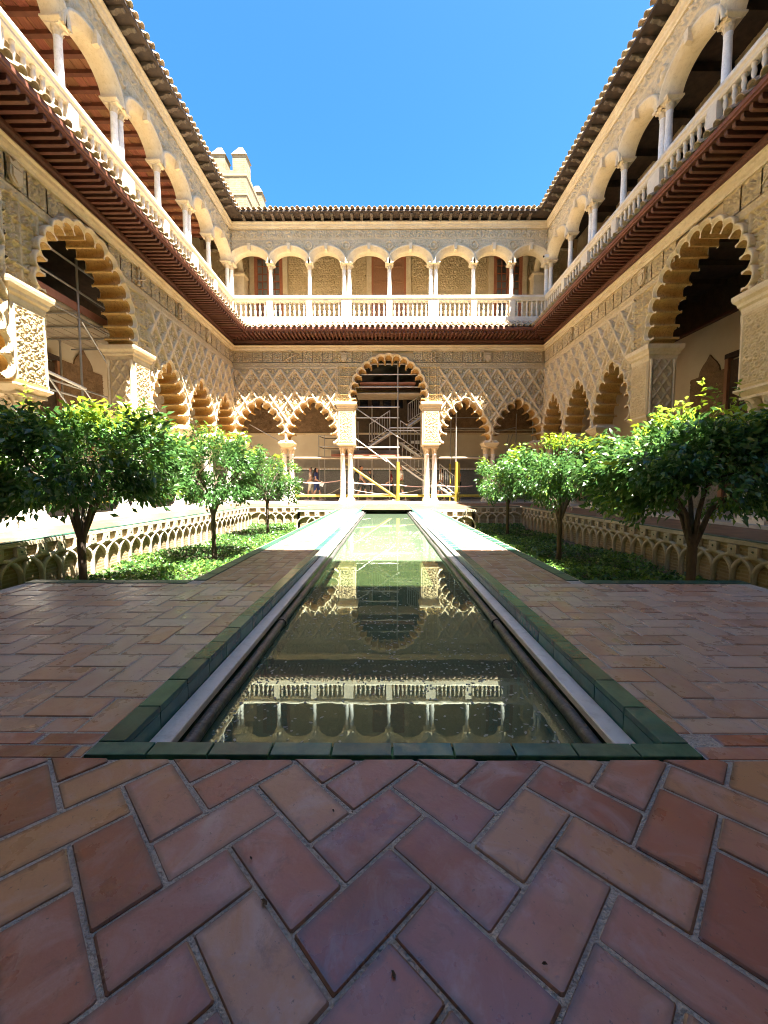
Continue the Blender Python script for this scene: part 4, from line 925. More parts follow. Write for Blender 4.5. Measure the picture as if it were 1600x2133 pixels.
MB().bbox(-0.815, 0.815, 13.75, PL-0.068, -0.14, -0.10, 0.004).build('end_shelf', 'marble_warm', pool)
MB().bbox(-0.60, 0.60, 14.6, PL-0.07, -0.0995, -0.06, 0.004).build('end_step', 'marble_warm', pool)
sheet('water', POOLC-0.841, POOLC+0.841, PY0+0.061, PY1-0.061, WZ, 'water', kind='structure')
gm = MB(); gx, gy = 22, 7
gm.box(-0.19, 0.19, 0, 0.15, -0.488, -0.484); gr = gm.build('drain_grate', 'black_gloss', pool, loc=(0.0, 0.34, 0.0))
bars = MB()
for i in range(gx+1): x = -0.19+i*0.38/gx; bars.box(x-0.0035, x+0.0035, 0, 0.15, -0.484, -0.474)
for j in range(gy+1): y = j*0.15/gy; bars.box(-0.19, 0.19, y-0.0035, y+0.0035, -0.4835, -0.4725)
bars.build('grate_bars', 'grate', gr)
# pale flecks floating on the water
V = []; Fq = []
for i in range(3600):
    y = PY0 + 0.12 + (random.random()**1.5)*7.0; x = POOLC + random.uniform(-0.69, 0.69)
    if sin(x*5+y*3.1)+sin(y*7.3-x*2)+random.uniform(-1.5, 1.5) < -0.3: continue
    r = random.uniform(0.0025, 0.0062)*(1+0.12*(y-PY0)); a0 = random.uniform(0, 6.28); st_ = random.uniform(1.0, 2.6); b = len(V); m_ = 5
    for j in range(m_):
        a = 2*pi*j/m_; q = random.uniform(0.7, 1.2); px_, py_ = r*st_*q*cos(a), r*q*sin(a)
        V.append((x+px_*cos(a0)-py_*sin(a0), y+px_*sin(a0)+py_*cos(a0), WZ+0.0015))
    Fq += [(b, b+1, b+2), (b, b+2, b+3), (b, b+3, b+4)]
ob('floating_flecks', np_mesh('floating_flecks', V, Fq, 'fleck'), kind='stuff', label='pale flecks floating all over the near pool water', cat='debris')

# ---------------------------------------------------------------- sunken gardens
BZ = -0.80
def arch_rib_mesh(s=0.35):
    path = [(-s, BZ)] + [(-s*cos(t), -0.53+0.29*sin(t)) for t in np.linspace(0, pi, 17)] + [(s, BZ)]
    V = []; Fq = []; w = 0.030
    for i, p in enumerate(path):
        a, b = path[max(i-1, 0)], path[min(i+1, len(path)-1)]; dx, dz = b[0]-a[0], b[1]-a[1]; d = math.hypot(dx, dz); nx, nz_ = -dz/d, dx/d
        V += [(p[0]+nx*w, 0.0, p[1]+nz_*w), (p[0]+nx*w*0.8, -0.055, p[1]+nz_*w*0.8), (p[0]-nx*w*0.8, -0.055, p[1]-nz_*w*0.8), (p[0]-nx*w, 0.0, p[1]-nz_*w)]
    for i in range(len(path)-1):
        for k in range(3): Fq.append((i*4+k, i*4+k+1, i*4+4+k+1, i*4+4+k))
    return np_mesh('arch_rib', V, Fq, 'rib_stone')
RIB = arch_rib_mesh()
blk = MB().box(-0.075, 0.075, -0.06, 0, -0.235, -0.085); blk.lathe([(0.016, -0.003), (0.016, 0.0)], n=8)
BLOCK = MB().box(-0.075, 0.075, -0.06, 0, -0.235, -0.085).mesh('block', 'rib_stone'); HOLE_DISC = MB().prism([(0.018*cos(t), -0.155+0.018*sin(t)) for t in np.linspace(0, 2*pi, 9)[:-1]], -0.0625, -0.055, 'y').mesh('dark_hole_disc', 'black_gloss')  # black disc on each block imitates the shade inside a hole
CAPT = MB().bbox(0.002, 0.248, -0.03, 0.09, -0.012, 0.006, 0.004).mesh('coping_tile', 'green_coping')
def wall_run(parent, p, ang, length, detail=True):
    """one straight run: local x along the wall, -y towards the bed"""
    M = mathutils.Matrix.Translation((p[0], p[1], 0)) @ mathutils.Matrix.Rotation(ang, 4, 'Z')
    w = ob('brick_wall', MB().box(0, length, 0.0, 0.09, BZ-0.1, -0.014).mesh('brick_wall', 'garden_brick'), parent); w.matrix_local = M
    ob('ledge', MB().box(0, length, -0.045, -0.001, -0.075, -0.016).mesh('ledge', 'rib_stone'), w)
    if not detail: return
    n = max(1, int(round(length/0.35))); s = length/n
    for i in range(n):
        if 0 < i: ob('arch_rib', RIB, w, (i*s, -0.001*(1+i % 2), 0))
        if i % 1 == 0 and 0 < i: b_ = ob('block', BLOCK, w, (i*s, -0.0005, 0))
    for i in range(1, n): ob('dark_hole_disc', HOLE_DISC, w, (i*s, -0.001, 0))
    n = int(length/0.25)
    for i in range(n): ob('coping_tile', CAPT, w, (i*0.25, 0, 0))
for sg, nm in ((-1, 'left'), (1, 'right')):
    gw = empty('garden_wall', (0, 0, 0), label='%s sunken garden wall with interlaced blind arches, %s' % (nm, 'sunlit' if sg < 0 else 'in shade'), cat='garden wall', group='walls of the sunken gardens')
    if sg < 0:
        wall_run(gw, (-RIM, BY0), pi/2, BY1-BY0); wall_run(gw, (-RIM, BY1), 0, RIM-PLX); wall_run(gw, (-PLX, BY1), -pi/2, BY1-PLY1, False); wall_run(gw, (-PLX, PLY1), 0, PLX-BEDX)
        wall_run(gw, (-BEDX, PLY1), -pi/2, PLY1-PLY0, False); wall_run(gw, (-BEDX, PLY0), pi, PLX-BEDX, False); wall_run(gw, (-PLX, PLY0), -pi/2, PLY0-BY0, False)
    else:
        wall_run(gw, (RIM, BY1), -pi/2, BY1-BY0); wall_run(gw, (PLX, BY1), 0, RIM-PLX); wall_run(gw, (PLX, PLY1), pi/2, BY1-PLY1, False); wall_run(gw, (BEDX, PLY1), 0, PLX-BEDX)
        wall_run(gw, (BEDX, PLY0), pi/2, PLY1-PLY0, False); wall_run(gw, (PLX, PLY0), pi, PLX-BEDX, False); wall_run(gw, (PLX, BY0), pi/2, PLY0-BY0, False)
    # green coping along the walkway and platform edges
    cp = MB().bbox(-0.105, -0.002, 0.002, 0.248, -0.02, 0.005, 0.004).mesh('coping_tile', 'green_coping')
    for i in range(40): ob('coping_tile', cp, gw, (sg*BEDX if sg > 0 else -BEDX, PLY0+i*0.25, 0.0), (0, 0, 0 if sg > 0 else 0), (1 if sg > 0 else -1, 1, 1))
    cq = MB().bbox(0.002, 0.248, -0.105, -0.002, -0.02, 0.005, 0.004).mesh('coping_tile', 'green_coping')
    for i in range(5): ob('coping_tile', cq, gw, (sg*BEDX + (i*0.27 if sg > 0 else -(i+1)*0.27), PLY0-0.0, 0.0), None, (1.08, 1, 1))
    a, b = sorted((sg*BEDX, sg*RIM)); sheet('soil', a-0.05, b+0.05, BY0-0.05, BY1+0.05, BZ, 'soil', kind='structure')
def leaf_cloud(name, pos, nrm, size, tone, m, parent=None, fold=0.25, aspect=0.42, **kw):
    """many leaves: each a pointed, folded blade of 4 triangles; pos = base, nrm = axis direction"""
    n = len(pos); ax = nrm/np.linalg.norm(nrm, axis=1, keepdims=True)
    rv = RNG.normal(size=(n, 3)); sd = np.cross(ax, rv + np.array([0, 0, 0.6])); sd /= np.linalg.norm(sd, axis=1, keepdims=True)
    up = np.cross(sd, ax); up *= np.sign(up[:, 2:3]+1e-6)
    s = size[:, None]; curl = RNG.uniform(0.02, 0.22, (n, 1))
    b = pos; mid = pos + ax*s*0.5 + up*s*0.04; tip = pos + ax*s - up*s*curl
    l = pos + ax*s*0.45 + sd*s*aspect*0.5 + up*s*fold*0.3; r = pos + ax*s*0.45 - sd*s*aspect*0.5 + up*s*fold*0.3
    V = np.stack([b, l, tip, r, mid], 1).reshape(-1, 3)
    i = np.arange(n)[:, None]*5
    Fq = np.concatenate([i+np.array([[0, 4, 1]]), i+np.array([[1, 4, 2]]), i+np.array([[0, 3, 4]]), i+np.array([[3, 2, 4]])], 0)
    me = np_mesh(name, V, Fq, m, True)
    at = me.attributes.new('tone', 'FLOAT', 'POINT'); at.data.foreach_set('value', np.repeat(np.clip(tone, 0, 1), 5).astype(np.float32))
    return ob(name, me, parent, **kw)
for sg, nm, lab in ((-1, 'left', 'sunlit leafy ground cover filling the left sunken garden'), (1, 'right', 'shaded dark green ground cover filling the right sunken garden')):
    n = 52000; x = RNG.uniform(BEDX+0.02, RIM-0.04, n); y = RNG.uniform(BY0+1.2, BY1-0.05, n)
    ok = ~((x < PLX+0.05) & ((y < PLY0+0.05) | (y > PLY1-0.05)))
    # the strip along the outer wall is bare earth
    ok &= (x < RIM-0.25-0.25*np.sin(y*1.3)*np.sin(y*0.7+1)); x, y = x[ok], y[ok]; n = len(x)
    pt = np.sin(x*2.1+1.3*np.sin(y*1.9))*np.sin(y*1.6+x*0.9)+0.4*np.sin(x*7+y*3)*np.sin(y*8-x*2); kp = RNG.uniform(-1.3, 0.2, n) < pt; x, y, pt = x[kp], y[kp], pt[kp]; n = len(x)
    hgt = 0.10+0.06*pt
    z = BZ + hgt*RNG.uniform(0.2, 1.25, n)
    d = RNG.normal(size=(n, 3))*np.array([1, 1, 0.45]); d[:, 2] = np.abs(d[:, 2])+0.15
    leaf_cloud('ground_cover', np.stack([sg*x, y, z], 1), d, RNG.uniform(0.03, 0.08, n), np.clip(RNG.beta(2, 2.2, n)+0.2*pt, 0, 1), 'ground_leaf', aspect=0.75, kind='stuff', label=lab, cat='ground cover')

# ---------------------------------------------------------------- orange trees
def orange_tree(label, base, rad, z0, z1, nleaf, seed, fork, lean=(0, 0), sprouts=(), tilt=0.0, young=0.35, lsize=0.09, flat=0.75):
    rg = np.random.default_rng(seed); rr = random.Random(seed)
    T = empty('orange_tree', (base[0], base[1], BZ), label=label, cat='tree', group='orange trees in the sunken gardens')
    zz0, zz1 = z0-BZ, z1-BZ; zf = fork-BZ; cz = (zz0+zz1)/2; rz = (zz1-zz0)/2
    tk = MB(); tr = 0.054 if rad > 1.3 else 0.046
    path = [(0, 0, -0.03), (0.01, 0, 0.08), (lean[0]*0.4, lean[1]*0.4, zf*0.5), (lean[0], lean[1], zf)]
    tk.tube(path, [tr*1.45, tr*1.1, tr*0.95, tr*1.05], 12); limbs = []
    nl = 7
    for i in range(nl):
        a = 2*pi*i/nl + rr.uniform(-.3, .3); rr_ = rad*rr.uniform(0.45, 0.75); top = cz + rr.uniform(-0.1, 0.5)*rz
        p0 = mathutils.Vector((lean[0], lean[1], zf-0.04)); p3 = mathutils.Vector((lean[0]+rr_*cos(a), lean[1]+rr_*sin(a), top))
        p1 = p0 + mathutils.Vector((cos(a)*rr_*0.22, sin(a)*rr_*0.22, (top-zf)*0.45)); p2 = p0.lerp(p3, 0.62) + mathutils.Vector((rr.uniform(-.06, .06), rr.uniform(-.06, .06), 0.06))
        tk.tube([p0, p1, p2, p3], [tr*0.68, tr*0.5, tr*0.34, tr*0.12], 8); limbs.append((p1, p2, p3))
        for k in range(4):
            q0 = p1.lerp(p3, rr.uniform(0.2, 0.9)); b = a + rr.uniform(-1.3, 1.3); l = rad*rr.uniform(0.25, 0.5)
            q2 = q0 + mathutils.Vector((cos(b)*l, sin(b)*l, rr.uniform(-0.15, 0.35))); q1 = q0.lerp(q2, 0.5) + mathutils.Vector((0, 0, 0.05)); tk.tube([q0, q1, q2], [tr*0.24, tr*0.16, tr*0.06], 5)
    tk.build('trunk', 'bark', T)
    # sprigs of leaves spread through the shell of the crown
    nc = int(70*rad); ct0 = rg.uniform(-0.85, 1.0, nc); th0 = rg.uniform(0, 2*pi, nc); ro0 = rg.uniform(0.55, 1.0, nc)
    lump = 1 + 0.12*np.sin(3*th0+seed) + 0.08*np.sin(5*th0+6*ct0+seed*2)
    cr = rg.uniform(0.11, 0.21, nc)*rad; pick = rg.choice(nc, nleaf//9, p=(cr**2)/(cr**2).sum()); ns = len(pick)
    ctf = np.sign(ct0)*np.abs(ct0)**flat; s0 = np.sqrt(1-ct0*ct0)
    C0 = np.stack([ro0*lump*rad*s0*np.cos(th0), ro0*lump*rad*s0*np.sin(th0), cz + ro0*rz*ctf*0.92 + tilt*ro0*rad*s0*np.cos(th0)], 1)
    off = rg.normal(size=(ns, 3)); off /= np.linalg.norm(off, axis=1, keepdims=True); off *= (rg.uniform(0, 1, ns)**0.4*cr[pick])[:, None]*np.array([1.15, 1.15, 0.8])
    Pc = C0[pick] + off; px, py, pz = Pc.T
    dn = np.stack([px/rad, py/rad, (pz-cz)/rz], 1); rho = np.clip(np.linalg.norm(dn, axis=1), 0.05, 1.15); dn /= rho[:, None]
    th = np.arctan2(dn[:, 1], dn[:, 0]); ct = np.clip(dn[:, 2], -1, 1)
    ctone = rg.normal(size=nc)[pick]*0.10
    k = 9
    bx = np.repeat(np.stack([px, py, pz], 1), k, 0) + rg.normal(size=(ns*k, 3))*0.055
    out = np.repeat(np.stack([np.cos(th)*np.sqrt(1-ct*ct), np.sin(th)*np.sqrt(1-ct*ct), ct*0.7-0.12], 1), k, 0)
    d = out*0.9 + rg.normal(size=(ns*k, 3))*0.55 + np.array([0, 0, -0.30])
    hh = np.repeat((pz-zz0)/(zz1-zz0), k); ro = np.repeat(rho, k)
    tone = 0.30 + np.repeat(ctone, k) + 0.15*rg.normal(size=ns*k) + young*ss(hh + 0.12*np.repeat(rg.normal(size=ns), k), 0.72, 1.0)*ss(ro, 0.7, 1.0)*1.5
    size = rg.uniform(0.65, 1.25, ns*k)*lsize
    B = [bx]; D = [d]; TN = [tone]; SZ = [size]
    for sx, sy, h in sprouts:                # upright pale shoots
        m_ = 26; t = np.linspace(0, 1, m_); a = t*23
        b0 = np.stack([np.full(m_, sx), np.full(m_, sy), zz1-0.12-0.1+h*t], 1) + rg.normal(size=(m_, 3))*0.015
        B.append(b0); D.append(np.stack([np.cos(a), np.sin(a), np.full(m_, 0.35)], 1)); TN.append(np.full(m_, 0.85)+rg.normal(size=m_)*0.1); SZ.append(np.full(m_, lsize*0.95)*rg.uniform(0.7, 1.2, m_))
    B, D, TN, SZ = np.concatenate(B), np.concatenate(D), np.concatenate(TN), np.concatenate(SZ)
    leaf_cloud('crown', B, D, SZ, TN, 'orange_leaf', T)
    return T
orange_tree('big orange tree at the left edge, nearest of the three in the left garden', (-3.88, 5.02), 1.30, 0.36, 1.80, 19000, 3, 0.12, sprouts=((-0.42, -0.2, 0.42), (0.40, -0.3, 0.2), (0.75, -0.2, 0.22)), young=0.55, lsize=0.096)
orange_tree('middle orange tree of the left garden, standing over a shadow patch', (-3.57, 8.19), 1.06, 0.22, 1.94, 9500, 5, 0.20, sprouts=((-0.6, -0.2, 0.32),), young=0.35, lsize=0.09)
orange_tree('farthest small orange tree of the left garden, beside the far arcade columns', (-3.81, 12.76), 0.98, 0.14, 1.94, 8000, 8, 0.22, young=0.75, lsize=0.088)
orange_tree('big orange tree at the right edge with pale upright shoots on top', (3.86, 5.00), 1.34, 0.28, 1.70, 19000, 13, 0.02, sprouts=((-0.12, -0.2, 0.55), (0.05, -0.2, 0.48), (0.22, -0.3, 0.50), (-0.4, -0.3, 0.3), (-0.6, -0.2, 0.25)), young=0.9, lsize=0.096, flat=1.25)
orange_tree('middle orange tree of the right garden with several reddish limbs', (3.46, 7.92), 1.10, 0.30, 1.72, 10500, 17, 0.12, sprouts=((-0.15, 0, 0.3),), young=0.55, lsize=0.09, flat=1.1)
orange_tree('farthest orange tree of the right garden, behind the middle one', (3.66, 11.98), 1.05, 0.22, 1.80, 8500, 21, 0.25, young=0.35, lsize=0.088)

# ---------------------------------------------------------------- battlemented tower beyond the roof
tw = empty('brick_tower', (-13.9, 38.0, 0), label='pale brick battlemented tower rising beyond the left corner of the roofs', cat='tower')
tw_w, tw_d, tz = 7.2, 5.4, 29.0           # front wall left to right, depth, wall-walk height
_c = at_y(513, 363, 35.0)[0]; tw.location = (_c, 35.0, 0); tzb = at_y(490, 355, 35.0)[2]
MB().box(-tw_w, 0, 0, tw_d, -1.0, tzb).build('tower_wall', 'tower_wall', tw)
for zc_ in (at_y(490, 364, 35.0)[2], at_y(490, 404, 35.0)[2]): MB().box(-tw_w-0.05, 0.06, -0.06, tw_d+0.05, zc_-0.10, zc_+0.06).build('string_course', 'tower_brick', tw)
def merlon(x0, x1, y0, y1, zt):
    mw = MB().box(x0, x1, y0, y1, tzb, zt).build('merlon', 'tower_wall', tw)
    cx_, cy2 = (x0+x1)/2, (y0+y1)/2; e = 0.09
    fixn(MB().add([(x0-e, y0-e, zt), (x1+e, y0-e, zt), (x1+e, y1+e, zt), (x0-e, y1+e, zt), (cx_-0.18, cy2-0.18, zt+0.85), (cx_+0.18, cy2-0.18, zt+0.85), (cx_+0.18, cy2+0.18, zt+0.85), (cx_-0.18, cy2+0.18, zt+0.85)], [(0,1,5,4),(1,2,6,5),(2,3,7,6),(3,0,4,7),(4,5,6,7),(3,2,1,0)]).build('merlon_cap', 'tower_brick', mw).data)
zt = at_y(490, 322, 35.0)[2]
mw_ = 1.12
merlon(-mw_, 0.0, 0.0, mw_, zt); merlon(-mw_-1.75, -1.75, 0.0, mw_, zt); merlon(-mw_-3.5, -3.5, 0.0, mw_, zt); merlon(-mw_, 0.0, tw_d-mw_, tw_d, zt); merlon(-mw_-3.5, -3.5, tw_d-mw_, tw_d, zt)

# ---------------------------------------------------------------- scaffolding behind the far arcade
def P_(x, y, Y): return tuple(at_y(x, y, Y))
def tube_part(name, a, b, r, m, parent, n=8): return MB().tube([a, b], r, n).build(name, m, parent)
YF, YB = 18.80, 20.10
scf = empty('scaffold', (0, 0, 0), label='steel tube scaffold with stairs standing behind the central far arch', cat='scaffold')
def vert(x, ytop, Y, zb=0.06, r=0.034, m='steel', par=None):
    t = P_(x, ytop, Y); return tube_part('standard', (t[0], Y, zb), t, r, m, par or scf)
def hor(x0, x1, y, Y, r=0.03, m='steel', nm='ledger', par=None):
    a = P_(x0, y, Y); b = P_(x1, y, Y); return tube_part(nm, (a[0], Y, (a[2]+b[2])/2), (b[0], Y, (a[2]+b[2])/2), r, m, par or scf)
vert(829, 752, YF); vert(812, 870, YB); vert(746, 878, YB); vert(775, 845, YB); vert(882, 790, YB); vert(738, 760, YB)
for x0, x1, y in ((742, 868, 758), (742, 868, 780), (742, 880, 806), (738, 832, 848), (738, 832, 870), (736, 832, 932)): hor(x0, x1, y, YF)
for y in (808, 812, 816): hor(742, 828, y, YB, 0.02, 'yellow_pad')
hor(812, 890, 891, YF); hor(812, 890, 897, YF, 0.02)
def slab(name, x0, x1, y, Y0, Y1, h, m, par=scf):
    a = P_(x0, y, Y0); b = P_(x1, y, Y0); return MB().box(a[0], b[0], Y0, Y1, a[2]-h, a[2]).build(name, m, par)
slab('deck', 750, 866, 796, YF+0.05, YB, 0.06, 'deck_board'); slab('deck', 742, 880, 818, YF+0.05, YB, 0.06, 'deck_under')
slab('deck', 690, 832, 946, YF+0.08, YB, 0.10, 'deck_board'); slab('toe_board', 690, 832, 938, YB-0.1, YB-0.06, 0.30, 'grey_plaster')
bm_ = hor(545, 1075, 954, YF+0.03, 0.055, 'deck_under', 'beam')
def brace(a, b, Y, r=0.028, m='steel', nm='brace'): return tube_part(nm, P_(*a, Y), P_(*b, Y), r, m, scf)
brace((738, 848), (832, 912), YF-0.03); brace((738, 912), (806, 962), YF-0.03)
brace((520, 884), (596, 926), YF+0.1, 0.022); brace((520, 926), (545, 945), YF+0.1, 0.022)
# stairs: each flight has two stringers, treads, handrails and balusters
def flight(name, a, b, Y, nt=6, rail=0.95, wid=0.62):
    """a lower end, b upper end (pixels) on the plane Y"""
    p, q = np.array(P_(*a, Y)), np.array(P_(*b, Y)); d = q-p
    st = MB()
    for yy in (0, wid): st.tube([p+np.array([0, yy, 0]), q+np.array([0, yy, 0])], 0.055, 8)
    f = st.build(name, 'steel', scf)
    for i in range(nt): c = p+d*(i+0.5)/nt; MB().box(c[0]-0.15, c[0]+0.15, Y+0.02, Y+wid-0.02, c[2]+0.05, c[2]+0.08).build('tread', 'marble_warm', f)
    tube_part('handrail', tuple(p+np.array([0, -0.03, rail+0.1])), tuple(q+np.array([0, -0.03, rail+0.1])), 0.024, 'steel', f)
    tube_part('handrail', tuple(p+np.array([0, -0.03, 0.22])), tuple(q+np.array([0, -0.03, 0.22])), 0.024, 'steel', f)
    for i in range(9): c = p+d*i/8; tube_part('rail_bar', (c[0], Y-0.03, c[2]+0.22), (c[0], Y-0.03, c[2]+rail+0.1), 0.014 if 0 < i < 8 else 0.024, 'steel', f, 6)
    return f
flight('stair_flight', (770, 930), (812, 902), YF+0.5); flight('stair_flight', (850, 888), (885, 864), YF+0.55)
flight('stair_flight', (892, 962), (834, 922), YF+0.75, 7); flight('stair_flight', (905, 1016), (838, 970), YF+0.45, 9); flight('stair_flight', (950, 1040), (915, 1012), YF+0.45, 4)
# yellow padded standard, rail and brace at the foot
t_ = P_(829, 962, YF); 
for x_, yt in ((829, 962), (951, 962)):
    t = P_(x_, yt, YF-0.2); par = scf
    tube_part('yellow_padding', (t[0], YF-0.2, 0.06), t, 0.075, 'yellow_pad', scf, 12)
vert(951, 836, YF-0.2)
brace((716, 962), (828, 1038), YF-0.14, 0.055, 'yellow_pad', 'padded_brace'); brace((803, 955), (826, 976), YF-0.14, 0.03)
tube_part('padded_rail', (P_(613, 1033, YF-0.05)[0], YF-0.05, 0.33), (P_(1000, 1033, YF-0.05)[0], YF-0.05, 0.33), 0.065, 'yellow_pad', scf, 12)
rs = empty('scaffold', (0, 0, 0), label='lighter scaffold of slim steel tubes behind the right-hand far arches', cat='scaffold')
for x, yt, Y in ((940, 830, YB), (951, 836, YB+0.4), (1076, 862, YB), (1111, 850, YB)): vert(x, yt, Y, 0.06, 0.028, 'steel', rs)
hor(925, 1010, 892, YB, 0.03, 'steel', 'ledger', rs); hor(925, 1120, 896, YB+0.3, 0.05, 'deck_under', 'beam', rs); hor(925, 1000, 870, YB, 0.02, 'steel', 'ledger', rs)
for a, b in (((1060, 905), (1052, 945)), ((1068, 905), (1052, 950)), ((1035, 899), (1075, 890))): tube_part('brace', P_(*a, YB), P_(*b, YB), 0.022, 'steel', rs)
for x in (938, 957): vert(x, 966, YF+0.5, 0.06, 0.04, 'yellow_pad', rs)
ls = empty('scaffold', (0, 0, 0), label='small steel tower scaffold with shelves behind the second far arch from the left', cat='scaffold')
for x in (664, 676): vert(x, 906, YB, 0.06, 0.024, 'steel', ls)
for y in (908, 930): hor(664, 706, y, YB-0.2, 0.022, 'steel', 'ledger', ls); hor(675, 706, y+5, YB, 0.022, 'wood_dark', 'ledger', ls); tube_part('transom', P_(664, y, YB-0.2), P_(676, y+5, YB), 0.02, 'wood_dark', ls)
# tarpaulin over the top deck
tg = MB(); V = []; Fq = []; nx, nz_ = 24, 12
a_ = P_(742, 757, YB+0.25); b_ = P_(868, 796, YB+0.25)
for j in range(nz_+1):
    for i in range(nx+1):
        u = i/nx; w_ = j/nz_; V.append((a_[0]+(b_[0]-a_[0])*u, YB+0.25+0.08*sin(9*u+3*w_)+0.06*sin(14*(u-w_)), b_[2]+(a_[2]-b_[2]+0.5)*w_))
for j in range(nz_):
    for i in range(nx): k = j*(nx+1)+i; Fq.append((k, k+1, k+nx+2, k+nx+1))
ob('tarpaulin', np_mesh('tarpaulin', V, Fq, 'tarp', True), label='dark grey tarpaulin hung behind the top of the central arch', cat='tarpaulin')
# ---------------------------------------------------------------- scaffold inside the left wing's great arch
lw = empty('scaffold', (0, 0, 0), label='scaffold with plank deck inside the great arch of the left wing', cat='scaffold')
def Q_(x, y, X): return tuple(at_x(x, y, X))
XF = -7.85
z_deck = Q_(168, 655, XF)[2]
for i in range(7): MB().box(XF-0.30-i*0.30, XF-0.03-i*0.30, 8.2, 13.2, z_deck, z_deck+0.045).build('plank', 'deck_under', lw)
for k in range(6): tube_part('transom', (XF-2.2, 8.5+k*0.9, z_deck-0.05), (XF+0.06, 8.5+k*0.9, z_deck-0.05), 0.027, 'steel', lw)
for y in (8.6, 10.45, 12.3):
    for X in (XF, XF-2.0): tube_part('standard', (X, y, 0.06), (X, y, z_deck+1.35), 0.028, 'steel', lw)
for z in (z_deck+0.55, z_deck+1.15, z_deck-0.12): tube_part('ledger', (XF, 8.0, z), (XF, 13.2, z), 0.026, 'steel', lw)
MB().box(XF-0.03, XF, 8.2, 13.2, z_deck+0.05, z_deck+0.24).build('toe_board', 'deck_board', lw)
for z in (3.05, 3.28): tube_part('ledger', (XF, 8.0, z), (XF, 13.2, z), 0.026, 'steel', lw)
tube_part('guard_rail', (XF+0.05, 8.2, 3.55), (XF+0.05, 10.5, 3.30), 0.04, 'marble', lw)
for a, b in (((8.6, 4.1), (10.45, 2.2)), ((10.5, 5.0), (12.3, 3.4)), ((10.45, 3.3), (12.3, 1.6)), ((12.3, 5.0), (14.6, 2.6))): tube_part('brace', (XF+0.04, a[0], a[1]), (XF+0.04, b[0], b[1]), 0.026, 'steel', lw)
for y in (13.2, 14.9, 16.4): tube_part('standard', (XF-0.1, y, 0.06), (XF-0.1, y, 4.4), 0.026, 'steel', lw)
for z in (2.9, 3.4): tube_part('ledger', (XF-0.1, 13.2, z), (XF-0.1, 16.6, z), 0.024, 'steel', lw)
tp_ = MB(); V = []; Fq = []
for j in range(9):
    for i in range(25): V.append((XF-1.9+0.07*sin(i*0.9+j*0.5), 8.3+i*0.2, z_deck+0.3+j*0.19))
for j in range(8):
    for i in range(24): k = j*25+i; Fq.append((k, k+1, k+26, k+25))
ob('tarpaulin', np_mesh('tarpaulin', V, Fq, 'tarp', True), label='dark tarpaulin above the plank deck in the left great arch', cat='tarpaulin')
for k in range(3): tube_part('padded_rail', (XF-0.1, 2.0+k*5.2, 0.40), (XF-0.1, 6.8+k*5.2, 0.40), 0.08, 'yellow_pad', lw, 10)

# ---------------------------------------------------------------- barrier tape and rope across the far gallery
def sag(p, q, s, n=14): return [tuple(np.array(p)*(1-t)+np.array(q)*t - np.array([0, 0, s*4*t*(1-t)])) for t in np.linspace(0, 1, n)]
tape = empty('barrier_tape', (0, 0, 0), label='pink and white barrier tape strung between the far columns', cat='barrier tape')
for a, b, s in (((618, 1003), (712, 1000), 0.10), ((712, 1003), (829, 1010), 0.04), ((829, 1009), (915, 1010), 0.10), ((915, 1010), (985, 1012), 0.06)):
    pts = sag(P_(*a, YF+0.25), P_(*b, YF+0.25), s); V = [(p[0], p[1], p[2]+h) for p in pts for h in (-0.024, 0.024)]
    for i in range(len(pts)-1):
        pass
    ob('strip', np_mesh('strip', V, [(2*i, 2*i+2, 2*i+3, 2*i+1) for i in range(len(pts)-1)], 'tape'), tape)
rp_ = empty('barrier_rope', (0, 0, 0), label='pale slack rope hanging low between the far columns', cat='rope')
for a, b, s in (((606, 1016), (712, 1014), 0.42), ((712, 1014), (829, 1030), 0.10), ((829, 1028), (905, 1008), 0.08), ((918, 1018), (960, 1026), 0.10)): MB().tube(sag(P_(*a, YF+0.22), P_(*b, YF+0.22), s), 0.014, 6).build('rope_span', 'rope', rp_)

